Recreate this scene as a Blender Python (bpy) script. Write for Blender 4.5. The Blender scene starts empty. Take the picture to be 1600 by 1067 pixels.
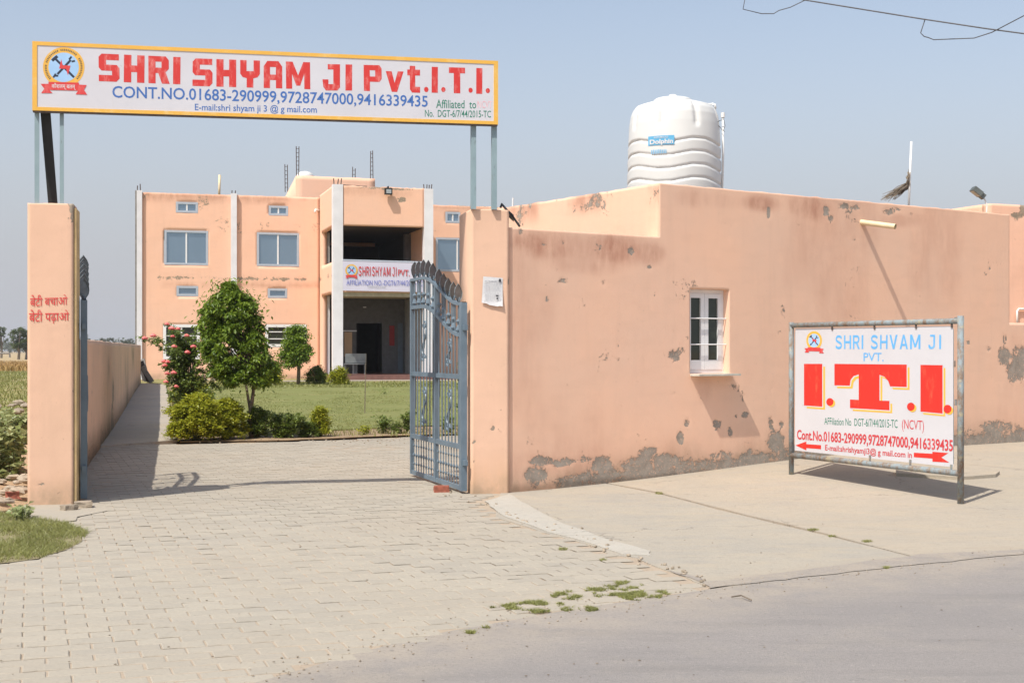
import bpy, math, random
import numpy as np
from mathutils import Vector
from mathutils.geometry import tessellate_polygon

random.seed(7); RNG = np.random.default_rng(7)
sc = bpy.context.scene
COL = sc.collection
F, HZ, CH = 2100.0, 548.0, 1.6      # focal length in photo pixels, horizon row, eye height

# ------------------------------------------------------------------ camera
cam_d = bpy.data.cameras.new("camera"); cam = bpy.data.objects.new("camera", cam_d); COL.objects.link(cam)
cam.location = (0, 0, CH); cam.rotation_euler = (math.radians(90), 0, 0)
cam_d.sensor_width = 36.0; cam_d.lens = 36.0 * F / 1600.0
cam_d.shift_y = (HZ - 533.5) / 1600.0
cam_d.clip_start = 0.1; cam_d.clip_end = 6000
sc.camera = cam

# ------------------------------------------------------------------ world, sun, exposure
SUN_EL, SUN_AZ = math.radians(56), math.radians(53)     # shadows run towards (cos az, sin az)
w = bpy.data.worlds.new("World"); sc.world = w; w.use_nodes = True
wn = w.node_tree; wn.nodes.clear()
wo = wn.nodes.new("ShaderNodeOutputWorld"); bg = wn.nodes.new("ShaderNodeBackground")
sky = wn.nodes.new("ShaderNodeTexSky"); sky.sky_type = 'NISHITA'; sky.sun_disc = False
sky.sun_elevation = SUN_EL
sx, sy = -math.cos(SUN_AZ), -math.sin(SUN_AZ)           # horizontal direction to the sun
sky.sun_rotation = math.atan2(sx, sy)
sky.altitude = 200; sky.air_density = 1.1; sky.dust_density = 2.2; sky.ozone_density = 2.6
hs = wn.nodes.new("ShaderNodeHueSaturation"); hs.inputs['Saturation'].default_value = 0.68
wn.links.new(sky.outputs[0], hs.inputs['Color']); 
tcn = wn.nodes.new("ShaderNodeTexCoord"); spx = wn.nodes.new("ShaderNodeSeparateXYZ"); mrn = wn.nodes.new("ShaderNodeMapRange"); mrn.interpolation_type = 'SMOOTHSTEP'
mrn.inputs[1].default_value = 0.0; mrn.inputs[2].default_value = 0.29; mrn.inputs[3].default_value = 1.0; mrn.inputs[4].default_value = 0.0   # pale dust haze low in the sky, all round
hzm = wn.nodes.new("ShaderNodeMix"); hzm.data_type = 'RGBA'; hzm.inputs['B'].default_value = (3.28, 3.34, 3.62, 1)
wn.links.new(tcn.outputs['Generated'], spx.inputs[0]); wn.links.new(spx.outputs['Z'], mrn.inputs[0]); wn.links.new(mrn.outputs[0], hzm.inputs['Factor'])
wn.links.new(hs.outputs[0], hzm.inputs['A']); wn.links.new(hzm.outputs['Result'], bg.inputs['Color'])
bg.inputs['Strength'].default_value = 0.127
wn.links.new(bg.outputs[0], wo.inputs['Surface'])
sd = bpy.data.lights.new("sun", 'SUN'); sun = bpy.data.objects.new("sun", sd); COL.objects.link(sun)
sd.energy = 3.8; sd.angle = math.radians(0.55); sd.color = (1.0, 0.945, 0.85)
dirv = Vector((math.cos(SUN_AZ) * math.cos(SUN_EL), math.sin(SUN_AZ) * math.cos(SUN_EL), -math.sin(SUN_EL)))
sun.rotation_euler = dirv.to_track_quat('-Z', 'Y').to_euler(); sun.location = (-10, -10, 30)
vs = sc.view_settings; vs.view_transform = 'Standard'; vs.look = 'None'; vs.gamma = 1; vs.use_curve_mapping = False
vs.exposure = 0.37

# ------------------------------------------------------------------ noise helpers (numpy)
_perm = RNG.random((64, 64, 64)).astype(np.float32)
def vnoise(x, y, z=0.0):
    x = np.asarray(x, float); y = np.asarray(y, float); z = np.asarray(z, float) + 0 * x
    xi, yi, zi = np.floor(x).astype(int), np.floor(y).astype(int), np.floor(z).astype(int)
    fx, fy, fz = x - xi, y - yi, z - zi
    fx, fy, fz = [t * t * (3 - 2 * t) for t in (fx, fy, fz)]
    g = lambda a, b, c: _perm[a & 63, b & 63, c & 63]
    def lerp(a, b, t): return a + (b - a) * t
    x00 = lerp(g(xi, yi, zi), g(xi+1, yi, zi), fx); x10 = lerp(g(xi, yi+1, zi), g(xi+1, yi+1, zi), fx)
    x01 = lerp(g(xi, yi, zi+1), g(xi+1, yi, zi+1), fx); x11 = lerp(g(xi, yi+1, zi+1), g(xi+1, yi+1, zi+1), fx)
    return lerp(lerp(x00, x10, fy), lerp(x01, x11, fy), fz)
def fbm(x, y, z=0.0, o=4):
    s, a, t = 0, 1.0, 0
    for i in range(o):
        s = s + a * vnoise(np.asarray(x) * 2**i + 17*i, np.asarray(y) * 2**i + 5*i, z); t += a; a *= .5
    return s / t
def sstep(a, b, x):
    t = np.clip((np.asarray(x, float) - a) / (b - a), 0, 1); return t * t * (3 - 2 * t)

# ------------------------------------------------------------------ ground height and pixel helpers
WA = math.radians(33.8); WO = (0.0215, 15.2)               # front wall of the office: direction and start
def hgt(x, y):
    dx, dy = np.asarray(x, float) - WO[0], np.asarray(y, float) - WO[1]
    u = dx * math.cos(WA) + dy * math.sin(WA); v = dx * math.sin(WA) - dy * math.cos(WA)
    a = 0.22 * sstep(-0.2, 6.5, u) * (1 - sstep(0.2, 5.2, v)) * sstep(-3.0, -1.0, v)
    r = 0.46 * sstep(21, 56, y) * (1 - sstep(-3.0, -1.0, v)) * (1 - sstep(70, 140, y))
    return a + r
def G(px, py):
    z = 0.0
    for _ in range(40):
        Y = F * (CH - z) / (py - HZ); X = (px - 800) * Y / F
        z = z * .5 + .5 * float(hgt(X, Y))
    return Vector((X, Y, z))
def P(px, py, Y): return Vector(((px - 800) * Y / F, Y, CH - (py - HZ) * Y / F))

class Plane:                                             # vertical plane through (x0,y0), running at angle a
    def __init__(s, x0, y0, a, off=0.0):
        s.d = (math.cos(a), math.sin(a)); s.n = (math.sin(a), -math.cos(a)); s.a = a
        s.o = (x0 + s.n[0] * off, y0 + s.n[1] * off)
    def shift(s, off): return Plane(s.o[0], s.o[1], s.a, off)
    def u(s, px):
        k = (px - 800) / F
        return (k * s.o[1] - s.o[0]) / (s.d[0] - k * s.d[1])
    def uz(s, px, py):
        u = s.u(px); Y = s.o[1] + u * s.d[1]
        return u, CH - (py - HZ) * Y / F
    def z(s, px, py): return s.uz(px, py)[1]
    def p(s, u, z, off=0.0):
        return Vector((s.o[0] + s.d[0]*u + s.n[0]*off, s.o[1] + s.d[1]*u + s.n[1]*off, z))

# ------------------------------------------------------------------ materials
def mat(name, col, rough=0.7, metal=0.0, var=0.12, vscale=6.0, col2=None, bump=0.0, bscale=60.0, spec=None, f2=None):
    m = bpy.data.materials.new(name); m.use_nodes = True; n = m.node_tree; b = n.nodes['Principled BSDF']
    b.inputs['Roughness'].default_value = rough; b.inputs['Metallic'].default_value = metal
    if spec is not None: b.inputs['Specular IOR Level'].default_value = spec
    geo = n.nodes.new('ShaderNodeNewGeometry')
    nz = n.nodes.new('ShaderNodeTexNoise'); nz.inputs['Scale'].default_value = vscale; nz.inputs['Detail'].default_value = 5
    n.links.new(geo.outputs['Position'], nz.inputs['Vector'])
    r = n.nodes.new('ShaderNodeMapRange'); r.inputs[1].default_value = .3; r.inputs[2].default_value = .7
    n.links.new(nz.outputs['Fac'], r.inputs[0])
    mx = n.nodes.new('ShaderNodeMix'); mx.data_type = 'RGBA'; n.links.new(r.outputs[0], mx.inputs['Factor'])
    c2 = col2 if col2 else tuple(c * (1 - 2*var) for c in col)
    mx.inputs['A'].default_value = (*col, 1); mx.inputs['B'].default_value = (*c2, 1)
    n.links.new(mx.outputs['Result'], b.inputs['Base Color'])
    if bump:
        bz = n.nodes.new('ShaderNodeTexNoise'); bz.inputs['Scale'].default_value = bscale; bz.inputs['Detail'].default_value = 4
        n.links.new(geo.outputs['Position'], bz.inputs['Vector'])
        bp = n.nodes.new('ShaderNodeBump'); bp.inputs['Strength'].default_value = 1; bp.inputs['Distance'].default_value = bump
        n.links.new(bz.outputs['Fac'], bp.inputs['Height']); n.links.new(bp.outputs[0], b.inputs['Normal'])
    return m

class NT:                                                # tiny node helper
    def __init__(s, name):
        s.m = bpy.data.materials.new(name); s.m.use_nodes = True; s.n = s.m.node_tree; s.b = s.n.nodes['Principled BSDF']
        s.pos = s.n.nodes.new('ShaderNodeNewGeometry').outputs['Position']
    def L(s, a, b): s.n.links.new(a, b)
    def noise(s, scale, det=4, rough=.55, vec=None, dist=0.0):
        t = s.n.nodes.new('ShaderNodeTexNoise'); t.inputs['Scale'].default_value = scale; t.inputs['Detail'].default_value = det
        t.inputs['Roughness'].default_value = rough; t.inputs['Distortion'].default_value = dist
        s.L(vec if vec else s.pos, t.inputs['Vector']); return t.outputs['Fac']
    def scalev(s, sx, sy, sz):
        t = s.n.nodes.new('ShaderNodeMapping'); t.inputs['Scale'].default_value = (sx, sy, sz); s.L(s.pos, t.inputs['Vector']); return t.outputs[0]
    def rng(s, v, a, b, c=0.0, d=1.0, smooth=False):
        t = s.n.nodes.new('ShaderNodeMapRange')
        if smooth: t.interpolation_type = 'SMOOTHSTEP'
        s.L(v, t.inputs[0]); t.inputs[1].default_value = a; t.inputs[2].default_value = b; t.inputs[3].default_value = c; t.inputs[4].default_value = d
        return t.outputs[0]
    def math(s, op, a, b):
        t = s.n.nodes.new('ShaderNodeMath'); t.operation = op
        for i, v in enumerate((a, b)):
            if isinstance(v, (int, float)): t.inputs[i].default_value = v
            else: s.L(v, t.inputs[i])
        return t.outputs[0]
    def mix(s, f, a, b):
        t = s.n.nodes.new('ShaderNodeMix'); t.data_type = 'RGBA'
        if isinstance(f, (int, float)): t.inputs['Factor'].default_value = f
        else: s.L(f, t.inputs['Factor'])
        for k, v in (('A', a), ('B', b)):
            if isinstance(v, tuple): t.inputs[k].default_value = (*v, 1)
            else: s.L(v, t.inputs[k])
        return t.outputs['Result']
    def attr(s, name):
        t = s.n.nodes.new('ShaderNodeAttribute'); t.attribute_name = name; return t.outputs['Fac']
    def bump(s, h, dist, strength=1.0):
        t = s.n.nodes.new('ShaderNodeBump'); t.inputs['Distance'].default_value = dist; t.inputs['Strength'].default_value = strength
        s.L(h, t.inputs['Height']); s.L(t.outputs[0], s.b.inputs['Normal'])
    def out(s, col, rough=.8, spec=None):
        if isinstance(col, tuple): s.b.inputs['Base Color'].default_value = (*col, 1)
        else: s.L(col, s.b.inputs['Base Color'])
        s.b.inputs['Roughness'].default_value = rough
        if spec is not None: s.b.inputs['Specular IOR Level'].default_value = spec
        return s.m

def plaster(name, c1, c2, stain, grey):
    t = NT(name)
    big = t.rng(t.noise(0.9, 4), .3, .7); fine = t.noise(9, 6, .65)
    streak = t.noise(1.0, 5, .6, t.scalev(7, 7, .6))
    c = t.mix(big, c1, c2)
    c = t.mix(t.rng(streak, .52, .75, 0, .16), c, tuple(x * .74 for x in c2))
    c = t.mix(t.rng(t.noise(3.3, 6, .7), .56, .74, 0, .30), c, tuple(min(1, x * 1.13) for x in c1))
    trowel = t.noise(1.0, 4, .5, t.scalev(2.2, 2.2, 9))
    c = t.mix(t.rng(trowel, .5, .7, 0, .16), c, tuple(x * .8 for x in c1))
    st = t.math('MULTIPLY', t.attr('stain'), t.rng(t.noise(2.4, 6, .7, t.scalev(2.5, 2.5, .8)), .25, .6, .15, 1.0))
    c = t.mix(st, c, stain)
    dm = t.math('MULTIPLY', t.attr('dirt'), t.rng(t.noise(3.5, 7, .75, t.scalev(1, 1, .7)), .3, .6, .1, 1.0)); c = t.mix(dm, c, (0.33, 0.25, 0.17))
    pits = t.rng(t.noise(55, 2, .5), .70, .76, 0, .55)
    c = t.mix(pits, c, tuple(x * .55 for x in c2))
    pk = t.math('ADD', t.attr('peel'), t.math('MULTIPLY', t.math('ADD', t.math('SUBTRACT', t.noise(5.5, 9, .78, None, .8), .5), t.math('MULTIPLY', t.math('SUBTRACT', t.noise(24, 6, .75), .5), .45)), 2.5))
    pm = t.rng(pk, .45, .55, 0, .93)
    g = t.mix(t.rng(t.noise(6, 6, .75), .35, .65), grey, tuple(x * .62 for x in grey)); g = t.mix(t.rng(t.noise(38, 5, .75), .56, .62, 0, .7), g, tuple(x * .85 for x in c1))
    rim = t.math('MULTIPLY', t.rng(pk, .36, .47), .35)
    c = t.mix(rim, c, tuple(min(1, x * 1.12) for x in c1))
    c = t.mix(pm, c, g)
    h = t.math('ADD', t.math('MULTIPLY', fine, .35), t.math('MULTIPLY', pm, -.9))
    h = t.math('ADD', h, t.math('MULTIPLY', t.noise(90, 3), .22))
    t.bump(h, .006)
    return t.out(c, .86, .2)

PEACH = (0.86, 0.545, 0.385); PEACH2 = (0.80, 0.535, 0.395)
M = {}
M['front'] = plaster('peach_plaster_front', PEACH, PEACH2, (0.50, 0.25, 0.17), (0.36, 0.33, 0.285))
M['facade'] = plaster('peach_plaster_facade', (0.88, 0.535, 0.375), (0.84, 0.53, 0.385), (0.50, 0.26, 0.17), (0.33, 0.29, 0.22))
M['pillar'] = plaster('peach_plaster_pillar', (0.77, 0.50, 0.36), (0.71, 0.47, 0.335), (0.64, 0.36, 0.17), (0.40, 0.35, 0.28))
M['bwall'] = plaster('peach_plaster_boundary', (0.76, 0.51, 0.36), (0.62, 0.43, 0.31), (0.17, 0.14, 0.10), (0.30, 0.27, 0.22))
M['white'] = mat('white_paint', (0.80, 0.80, 0.80), .6, var=.04, vscale=3, bump=.002)
M['whitewash'] = mat('white_column_paint', (0.78, 0.77, 0.79), .75, var=.07, vscale=2, bump=.003)
M['rough_cement'] = mat('rough_cement', (0.30, 0.28, 0.26), .9, var=.2, vscale=8, bump=.01)
M['pinkedge'] = mat('pale_floor_edge', (0.56, 0.50, 0.44), .8, bump=.002)
M['tile'] = mat('red_brown_tile', (0.22, 0.11, 0.09), .4, var=.15)
M['cream'] = mat('cream_pipe', (0.80, 0.66, 0.42), .5, var=.08, vscale=9, bump=.001)
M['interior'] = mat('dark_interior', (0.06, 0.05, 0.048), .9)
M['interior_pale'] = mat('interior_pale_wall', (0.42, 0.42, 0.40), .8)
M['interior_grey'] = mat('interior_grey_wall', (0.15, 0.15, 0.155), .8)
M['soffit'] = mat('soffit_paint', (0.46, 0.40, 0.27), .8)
M['rebar'] = mat('rusty_rebar', (0.14, 0.11, 0.10), .8, metal=.3, var=.2, vscale=20)
M['black'] = mat('black_metal', (0.02, 0.02, 0.02), .5, var=.1)
M['flexblack'] = mat('black_flex_strip', (0.025, 0.024, 0.024), .7, var=.2)
M['frame_al'] = mat('aluminium_frame', (0.50, 0.55, 0.62), .4, metal=.2, var=.05)
M['pvc'] = mat('white_pvc', (0.80, 0.80, 0.78), .35, var=.03)
M['tank'] = mat('white_tank_plastic', (0.70, 0.70, 0.675), .38, var=.04, vscale=2.2)
M['skyblue'] = mat('blue_label', (0.12, 0.42, 0.66), .4, var=.05)
M['labelblue'] = mat('pale_blue_print', (0.25, 0.50, 0.72), .5)
M['paper'] = mat('white_paper', (0.68, 0.68, 0.69), .8, var=.03, vscale=20)
M['ink'] = mat('grey_print', (0.38, 0.39, 0.42), .8)
M['inkdark'] = mat('dark_print', (0.05, 0.05, 0.06), .8)
M['redsilk'] = mat('red_board', (0.35, 0.03, 0.03), .6)
M['door'] = mat('blue_grey_door', (0.14, 0.18, 0.22), .5)
M['beige'] = mat('painted_reflection_panel', (0.66, 0.46, 0.28), .7, var=.04)
M['chair'] = mat('grey_steel_chair', (0.30, 0.33, 0.34), .35, metal=.6)
M['soil'] = mat('garden_soil', (0.36, 0.25, 0.15), .95, var=.2, vscale=3, bump=.02, bscale=14)
M['brick'] = mat('broken_red_brick', (0.42, 0.13, 0.08), .9, var=.25, vscale=22, bump=.006, bscale=40)
M['stone'] = mat('rubble_stone', (0.44, 0.36, 0.27), .9, var=.22, vscale=5, bump=.008, bscale=30)
M['dryleaf'] = mat('dry_twig', (0.24, 0.19, 0.14), .9, var=.25, vscale=12)
M['wire'] = mat('wire_black', (0.10, 0.10, 0.11), .6)
M['bark'] = mat('bark', (0.22, 0.17, 0.12), .9, var=.25, vscale=14, bump=.008, bscale=30)
M['cane'] = mat('green_cane', (0.13, 0.14, 0.06), .8, var=.25, vscale=14)
M['petal'] = mat('coral_petal', (0.85, 0.11, 0.10), .55, var=.2, vscale=40, col2=(0.88, 0.27, 0.25))
M['greenbag'] = mat('green_plastic_scrap', (0.08, 0.22, 0.15), .4)

# reflective window glass
def glass(name, col, rough=.08, metal=.75):
    m = mat(name, col, rough, metal, var=.04, vscale=.8); return m
M['glass'] = glass('blue_reflective_glass', (0.30, 0.40, 0.49), .16, .75)
M['glass_dark'] = glass('dark_window_glass', (0.035, 0.045, 0.035), .05, .15)
M['gatepaint'] = None
t = NT('blue_grey_gate_paint')
c = t.mix(t.rng(t.noise(5, 4), .3, .7), (0.155, 0.21, 0.26), (0.115, 0.16, 0.20))
c = t.mix(t.rng(t.noise(26, 6, .7), .64, .74, 0, .75), c, (0.10, 0.065, 0.045))
t.bump(t.noise(70, 3), .001); M['gatepaint'] = t.out(c, .42)
M['spear'] = mat('dull_grey_spear', (0.17, 0.20, 0.22), .6, metal=.0, var=.15, vscale=20)
t = NT('grey_green_angle_iron')
c = t.mix(t.rng(t.noise(3, 4), .3, .7), (0.27, 0.37, 0.40), (0.21, 0.29, 0.32))
c = t.mix(t.rng(t.noise(18, 6, .7, t.scalev(1, 1, .4)), .60, .70, 0, .85), c, (0.10, 0.085, 0.07)); M['angle'] = t.out(c, .6)
t = NT('flaking_light_blue_pipe_paint')
k = t.noise(13, 8, .78, t.scalev(1, 1, .45)); c = t.mix(t.rng(k, .44, .60), (0.24, 0.29, 0.31), (0.20, 0.13, 0.085))
c = t.mix(t.rng(t.noise(11, 6, .7), .55, .63), c, (0.36, 0.32, 0.22)); t.bump(k, .004); M['rustpipe'] = t.out(c, .75)

def worn(name, col, under, lo=.58, hi=.66, amt=.8, scale=9, stretch=(1, 1, .4)):
    t = NT(name); k = t.noise(scale, 7, .7, t.scalev(*stretch))
    c = t.mix(t.rng(k, lo, hi, 0, amt), col, under)
    c = t.mix(t.rng(t.noise(3, 3), .35, .7, 0, .25), c, tuple(x * .8 for x in col))
    return t.out(c, .55)
M['red'] = worn('red_sign_paint_worn', (0.62, 0.035, 0.03), (0.78, 0.30, 0.27), .50, .66, .75, 14)
M['redfresh'] = worn('red_sign_paint', (0.66, 0.028, 0.018), (0.70, 0.16, 0.08), .56, .70, .6, 7)
M['redthin'] = worn('red_thin_lettering', (0.58, 0.05, 0.06), (0.75, 0.35, 0.35), .56, .68, .6, 20)
M['pink'] = worn('faded_pink_paint', (0.78, 0.42, 0.47), (0.8, 0.7, 0.73), .45, .6, .9, 20)
M['blue'] = worn('blue_sign_paint', (0.05, 0.15, 0.44), (0.25, 0.34, 0.60), .56, .68, .5, 16)
M['blueviolet'] = worn('violet_blue_sign_paint', (0.13, 0.16, 0.52), (0.45, 0.48, 0.7), .50, .66, .7, 16)
M['sky'] = worn('light_blue_sign_paint', (0.12, 0.42, 0.80), (0.35, 0.55, 0.8), .55, .7, .5, 12)
M['green'] = worn('green_sign_paint', (0.02, 0.20, 0.13), (0.3, 0.45, 0.4), .55, .7, .6, 20)
M['yellow'] = worn('yellow_border_paint', (0.78, 0.44, 0.07), (0.80, 0.62, 0.30), .52, .7, .6, 5, (1, 1, 1))
M['yellow2'] = worn('yellow_shadow_paint', (0.82, 0.47, 0.07), (0.8, 0.6, 0.3), .6, .7, .3, 5)
M['navy'] = mat('dark_navy_paint', (0.02, 0.03, 0.06), .6)
M['palesky'] = mat('pale_blue_disc', (0.36, 0.58, 0.85), .6, var=.05)
M['signred'] = worn('ribbon_red_paint', (0.66, 0.05, 0.05), (0.8, 0.3, 0.28), .55, .7, .5, 20)
def signwhite(name, base, dirt):
    t = NT(name)
    c = t.mix(t.rng(t.noise(1.6, 4), .3, .7), base, tuple(x * .94 for x in base))
    c = t.mix(t.rng(t.noise(2.0, 7, .75, t.scalev(5, 5, .7)), .62, .8, 0, .5), c, dirt)
    c = t.mix(t.rng(t.noise(18, 3, .6), .73, .77, 0, .6), c, (0.35, 0.25, 0.18))
    t.bump(t.noise(2.2, 3), .006); return t.out(c, .5)
M['board'] = signwhite('white_sign_sheet', (0.62, 0.62, 0.665), (0.50, 0.47, 0.44))
M['board2'] = signwhite('white_flex_sheet', (0.60, 0.595, 0.625), (0.5, 0.5, 0.52))
M['banner'] = signwhite('white_banner_cloth', (0.66, 0.64, 0.76), (0.55, 0.5, 0.6))

# concrete / ground materials
def concrete(name, a, b, dust):
    t = NT(name)
    c = t.mix(t.rng(t.noise(.8, 5, .6), .3, .7), a, b)
    c = t.mix(t.rng(t.noise(2.1, 6, .65, t.scalev(.7, 1.6, 1)), .45, .66, 0, .6), c, dust)
    c = t.mix(t.rng(t.noise(34, 5, .7), .54, .68, 0, .45), c, tuple(x * .62 for x in b)); c = t.mix(t.rng(t.noise(5.5, 6, .75, t.scalev(1, 2, 1)), .52, .72, 0, .5), c, tuple(x * .74 for x in b))
    c = t.mix(t.rng(t.noise(150, 2, .5), .70, .75, 0, .7), c, tuple(x * .4 for x in b))
    crack = t.n.nodes.new('ShaderNodeTexVoronoi'); crack.feature = 'DISTANCE_TO_EDGE'; crack.inputs['Scale'].default_value = .42
    wv = t.n.nodes.new('ShaderNodeTexNoise'); wv.inputs['Scale'].default_value = 3.0; wv.inputs['Detail'].default_value = 5; t.L(t.pos, wv.inputs['Vector'])
    av = t.n.nodes.new('ShaderNodeVectorMath'); av.operation = 'MULTIPLY_ADD'; t.L(wv.outputs['Color'], av.inputs[0]); av.inputs[1].default_value = (.5, .5, .5); t.L(t.pos, av.inputs[2]); t.L(av.outputs[0], crack.inputs['Vector'])
    c = t.mix(t.math('MULTIPLY', t.rng(crack.outputs['Distance'], .0015, .004, .6, 0), t.rng(t.noise(.7, 3), .50, .56)), c, tuple(x * .45 for x in b))
    c = t.mix(t.math('MULTIPLY', t.attr('edge'), t.rng(t.noise(4, 7, .75), .35, .6, .25, 1)), c, (0.36, 0.31, 0.25))
    h = t.math('ADD', t.noise(28, 6, .7), t.math('MULTIPLY', t.noise(3, 4), 1.5)); t.bump(h, .007)
    return t.out(c, .9, .2)
M['slab'] = concrete('dusty_concrete', (0.405, 0.36, 0.29), (0.335, 0.31, 0.27), (0.42, 0.36, 0.275))
M['slab2'] = concrete('warm_dusty_concrete', (0.415, 0.36, 0.285), (0.365, 0.325, 0.27), (0.43, 0.36, 0.27))
M['patch'] = concrete('pale_fresh_concrete', (0.455, 0.425, 0.37), (0.41, 0.385, 0.335), (0.44, 0.395, 0.33))
M['pathc'] = concrete('path_concrete', (0.42, 0.37, 0.31), (0.36, 0.325, 0.28), (0.46, 0.39, 0.29))
t = NT('paver_concrete')
tone = t.attr('tone')
oi = t.n.nodes.new('ShaderNodeObjectInfo').outputs['Random']
rv = t.math('FRACT', t.math('ADD', tone, oi), 0)
c = t.mix(rv, (0.395, 0.355, 0.29), (0.348, 0.315, 0.262))
c = t.mix(t.rng(t.noise(.55, 4, .6), .4, .68, 0, .6), c, (0.375, 0.325, 0.258))
c = t.mix(t.rng(t.noise(.9, 5, .7, t.scalev(1, 2.4, 1)), .52, .72, 0, .45), c, (0.325, 0.30, 0.265))
c = t.mix(t.rng(t.noise(11, 6, .7), .50, .72, 0, .40), c, (0.40, 0.35, 0.285))
c = t.mix(t.rng(t.noise(60, 4, .6), .60, .74, 0, .45), c, (0.24, 0.21, 0.18))
t.bump(t.math('ADD', t.noise(45, 5, .7), t.noise(8, 3)), .004); M['paver'] = t.out(t.mix(t.rng(t.noise(28, 5, .7), .52, .68, 0, .35), c, (0.27, 0.245, 0.21)), .9, .2)
M['joint'] = concrete('paver_joint_sand', (0.42, 0.335, 0.25), (0.37, 0.30, 0.23), (0.43, 0.355, 0.27))
t = NT('asphalt_road')
c = t.mix(t.rng(t.noise(.5, 5, .65, t.scalev(.5, 1.4, 1)), .3, .7), (0.305, 0.277, 0.258), (0.252, 0.234, 0.224))
c = t.mix(t.rng(t.noise(1.7, 6, .7), .50, .72, 0, .5), c, (0.35, 0.31, 0.265)); c = t.mix(t.rng(t.noise(1.0, 5, .6, t.scalev(.5, 3.2, 1)), .52, .66, 0, .35), c, (0.185, 0.175, 0.17))
c = t.mix(t.rng(t.noise(120, 3, .7), .50, .68, 0, .5), c, (0.15, 0.14, 0.135))
c = t.mix(t.rng(t.noise(160, 2, .6), .66, .72, 0, .6), c, (0.45, 0.42, 0.39))
c = t.mix(t.math('MULTIPLY', t.attr('edge'), t.rng(t.noise(3, 6, .7), .3, .6, .1, .8)), c, (0.39, 0.335, 0.27))
c = t.mix(t.rng(t.noise(9, 3, .6, t.scalev(.8, 1.6, 1)), .68, .73, 0, .6), c, (0.15, 0.14, 0.135)); c = t.mix(t.rng(t.noise(45, 4, .75), .52, .66, 0, .45), c, (0.17, 0.16, 0.152)); c = t.mix(t.rng(t.noise(24, 4, .7), .58, .70, 0, .4), c, (0.40, 0.365, 0.33))
t.bump(t.noise(130, 4, .7), .005); M['road'] = t.out(c, .9, .25)
t = NT('earth_and_field')
sep = t.n.nodes.new('ShaderNodeSeparateXYZ'); t.L(t.pos, sep.inputs[0]); yy = sep.outputs['Y']
wob = t.math('MULTIPLY', t.math('SUBTRACT', t.noise(.06, 4), .5), 24)
ya = t.math('ADD', yy, wob)
c = t.mix(t.rng(t.noise(1.3, 6, .7), .35, .65), (0.45, 0.33, 0.21), (0.40, 0.27, 0.17))
weeds = t.mix(t.rng(t.noise(1.2, 5, .7), .35, .65), (0.17, 0.17, 0.06), (0.33, 0.28, 0.13))
c = t.mix(t.math('MULTIPLY', t.rng(t.math('ADD', yy, t.math('MULTIPLY', t.math('SUBTRACT', t.noise(.5, 5), .5), 16)), 26, 33), t.rng(t.noise(.35, 5), .35, .5, .4, 1)), c, weeds)
straw = t.mix(t.rng(t.noise(.12, 5, .7, t.scalev(.3, 1, 1)), .35, .65), (0.44, 0.30, 0.125), (0.34, 0.20, 0.085))
c = t.mix(t.rng(ya, 78, 92), c, straw)
c = t.mix(t.rng(t.math('ADD', yy, wob), 150, 230, 0, .8), c, (0.42, 0.33, 0.20))
t.bump(t.noise(12, 6, .7), .03); M['earth'] = t.out(c, .95, .1)
t = NT('lawn_grass')
c = t.mix(t.rng(t.noise(.55, 5, .65, t.scalev(.6, 1.2, 1)), .3, .7), (0.195, 0.215, 0.075), (0.24, 0.24, 0.095))
c = t.mix(t.rng(t.noise(30, 4, .7), .4, .7, 0, .5), c, (0.11, 0.135, 0.04))
c = t.mix(t.rng(t.noise(1.1, 7, .75), .50, .68, 0, .4), c, (0.29, 0.26, 0.12))
t.bump(t.noise(60, 4, .7), .02); M['lawn'] = t.out(c, .9, .1)

def leafmat(name, a, b, trans=.35):
    t = NT(name)
    r = t.attr('rnd'); c = t.mix(r, a, b)
    c = t.mix(t.rng(t.noise(2.6, 3), .4, .65, 0, .45), c, tuple(x * .62 for x in a))
    t.L(c, t.b.inputs['Base Color']); t.b.inputs['Roughness'].default_value = .42
    tr = t.n.nodes.new('ShaderNodeBsdfTranslucent'); t.L(t.mix(.5, c, b), tr.inputs['Color'])
    ms = t.n.nodes.new('ShaderNodeMixShader'); ms.inputs[0].default_value = trans
    t.L(t.b.outputs[0], ms.inputs[1]); t.L(tr.outputs[0], ms.inputs[2])
    t.L(ms.outputs[0], t.n.nodes['Material Output'].inputs['Surface'])
    return t.m
M['leaf_tree'] = leafmat('glossy_green_leaves', (0.085, 0.155, 0.012), (0.30, 0.40, 0.045), .38)
M['leaf_rose'] = leafmat('rose_leaves', (0.11, 0.16, 0.032), (0.25, 0.32, 0.07), .3)
M['leaf_yel'] = leafmat('yellow_green_leaves', (0.24, 0.29, 0.02), (0.56, 0.54, 0.055), .42)
M['leaf_dark'] = leafmat('dark_shrub_leaves', (0.10, 0.15, 0.024), (0.26, 0.33, 0.065), .3)
M['leaf_far'] = leafmat('distant_leaves', (0.08, 0.12, 0.03), (0.15, 0.19, 0.055), .25)
M['leaf_haze'] = leafmat('far_hazy_leaves', (0.07, 0.095, 0.04), (0.12, 0.14, 0.065), .25)
M['blade'] = leafmat('grass_blades', (0.20, 0.215, 0.055), (0.36, 0.36, 0.12), .3)
M['weed'] = leafmat('weed_leaves', (0.20, 0.25, 0.075), (0.46, 0.48, 0.24), .3)

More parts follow.
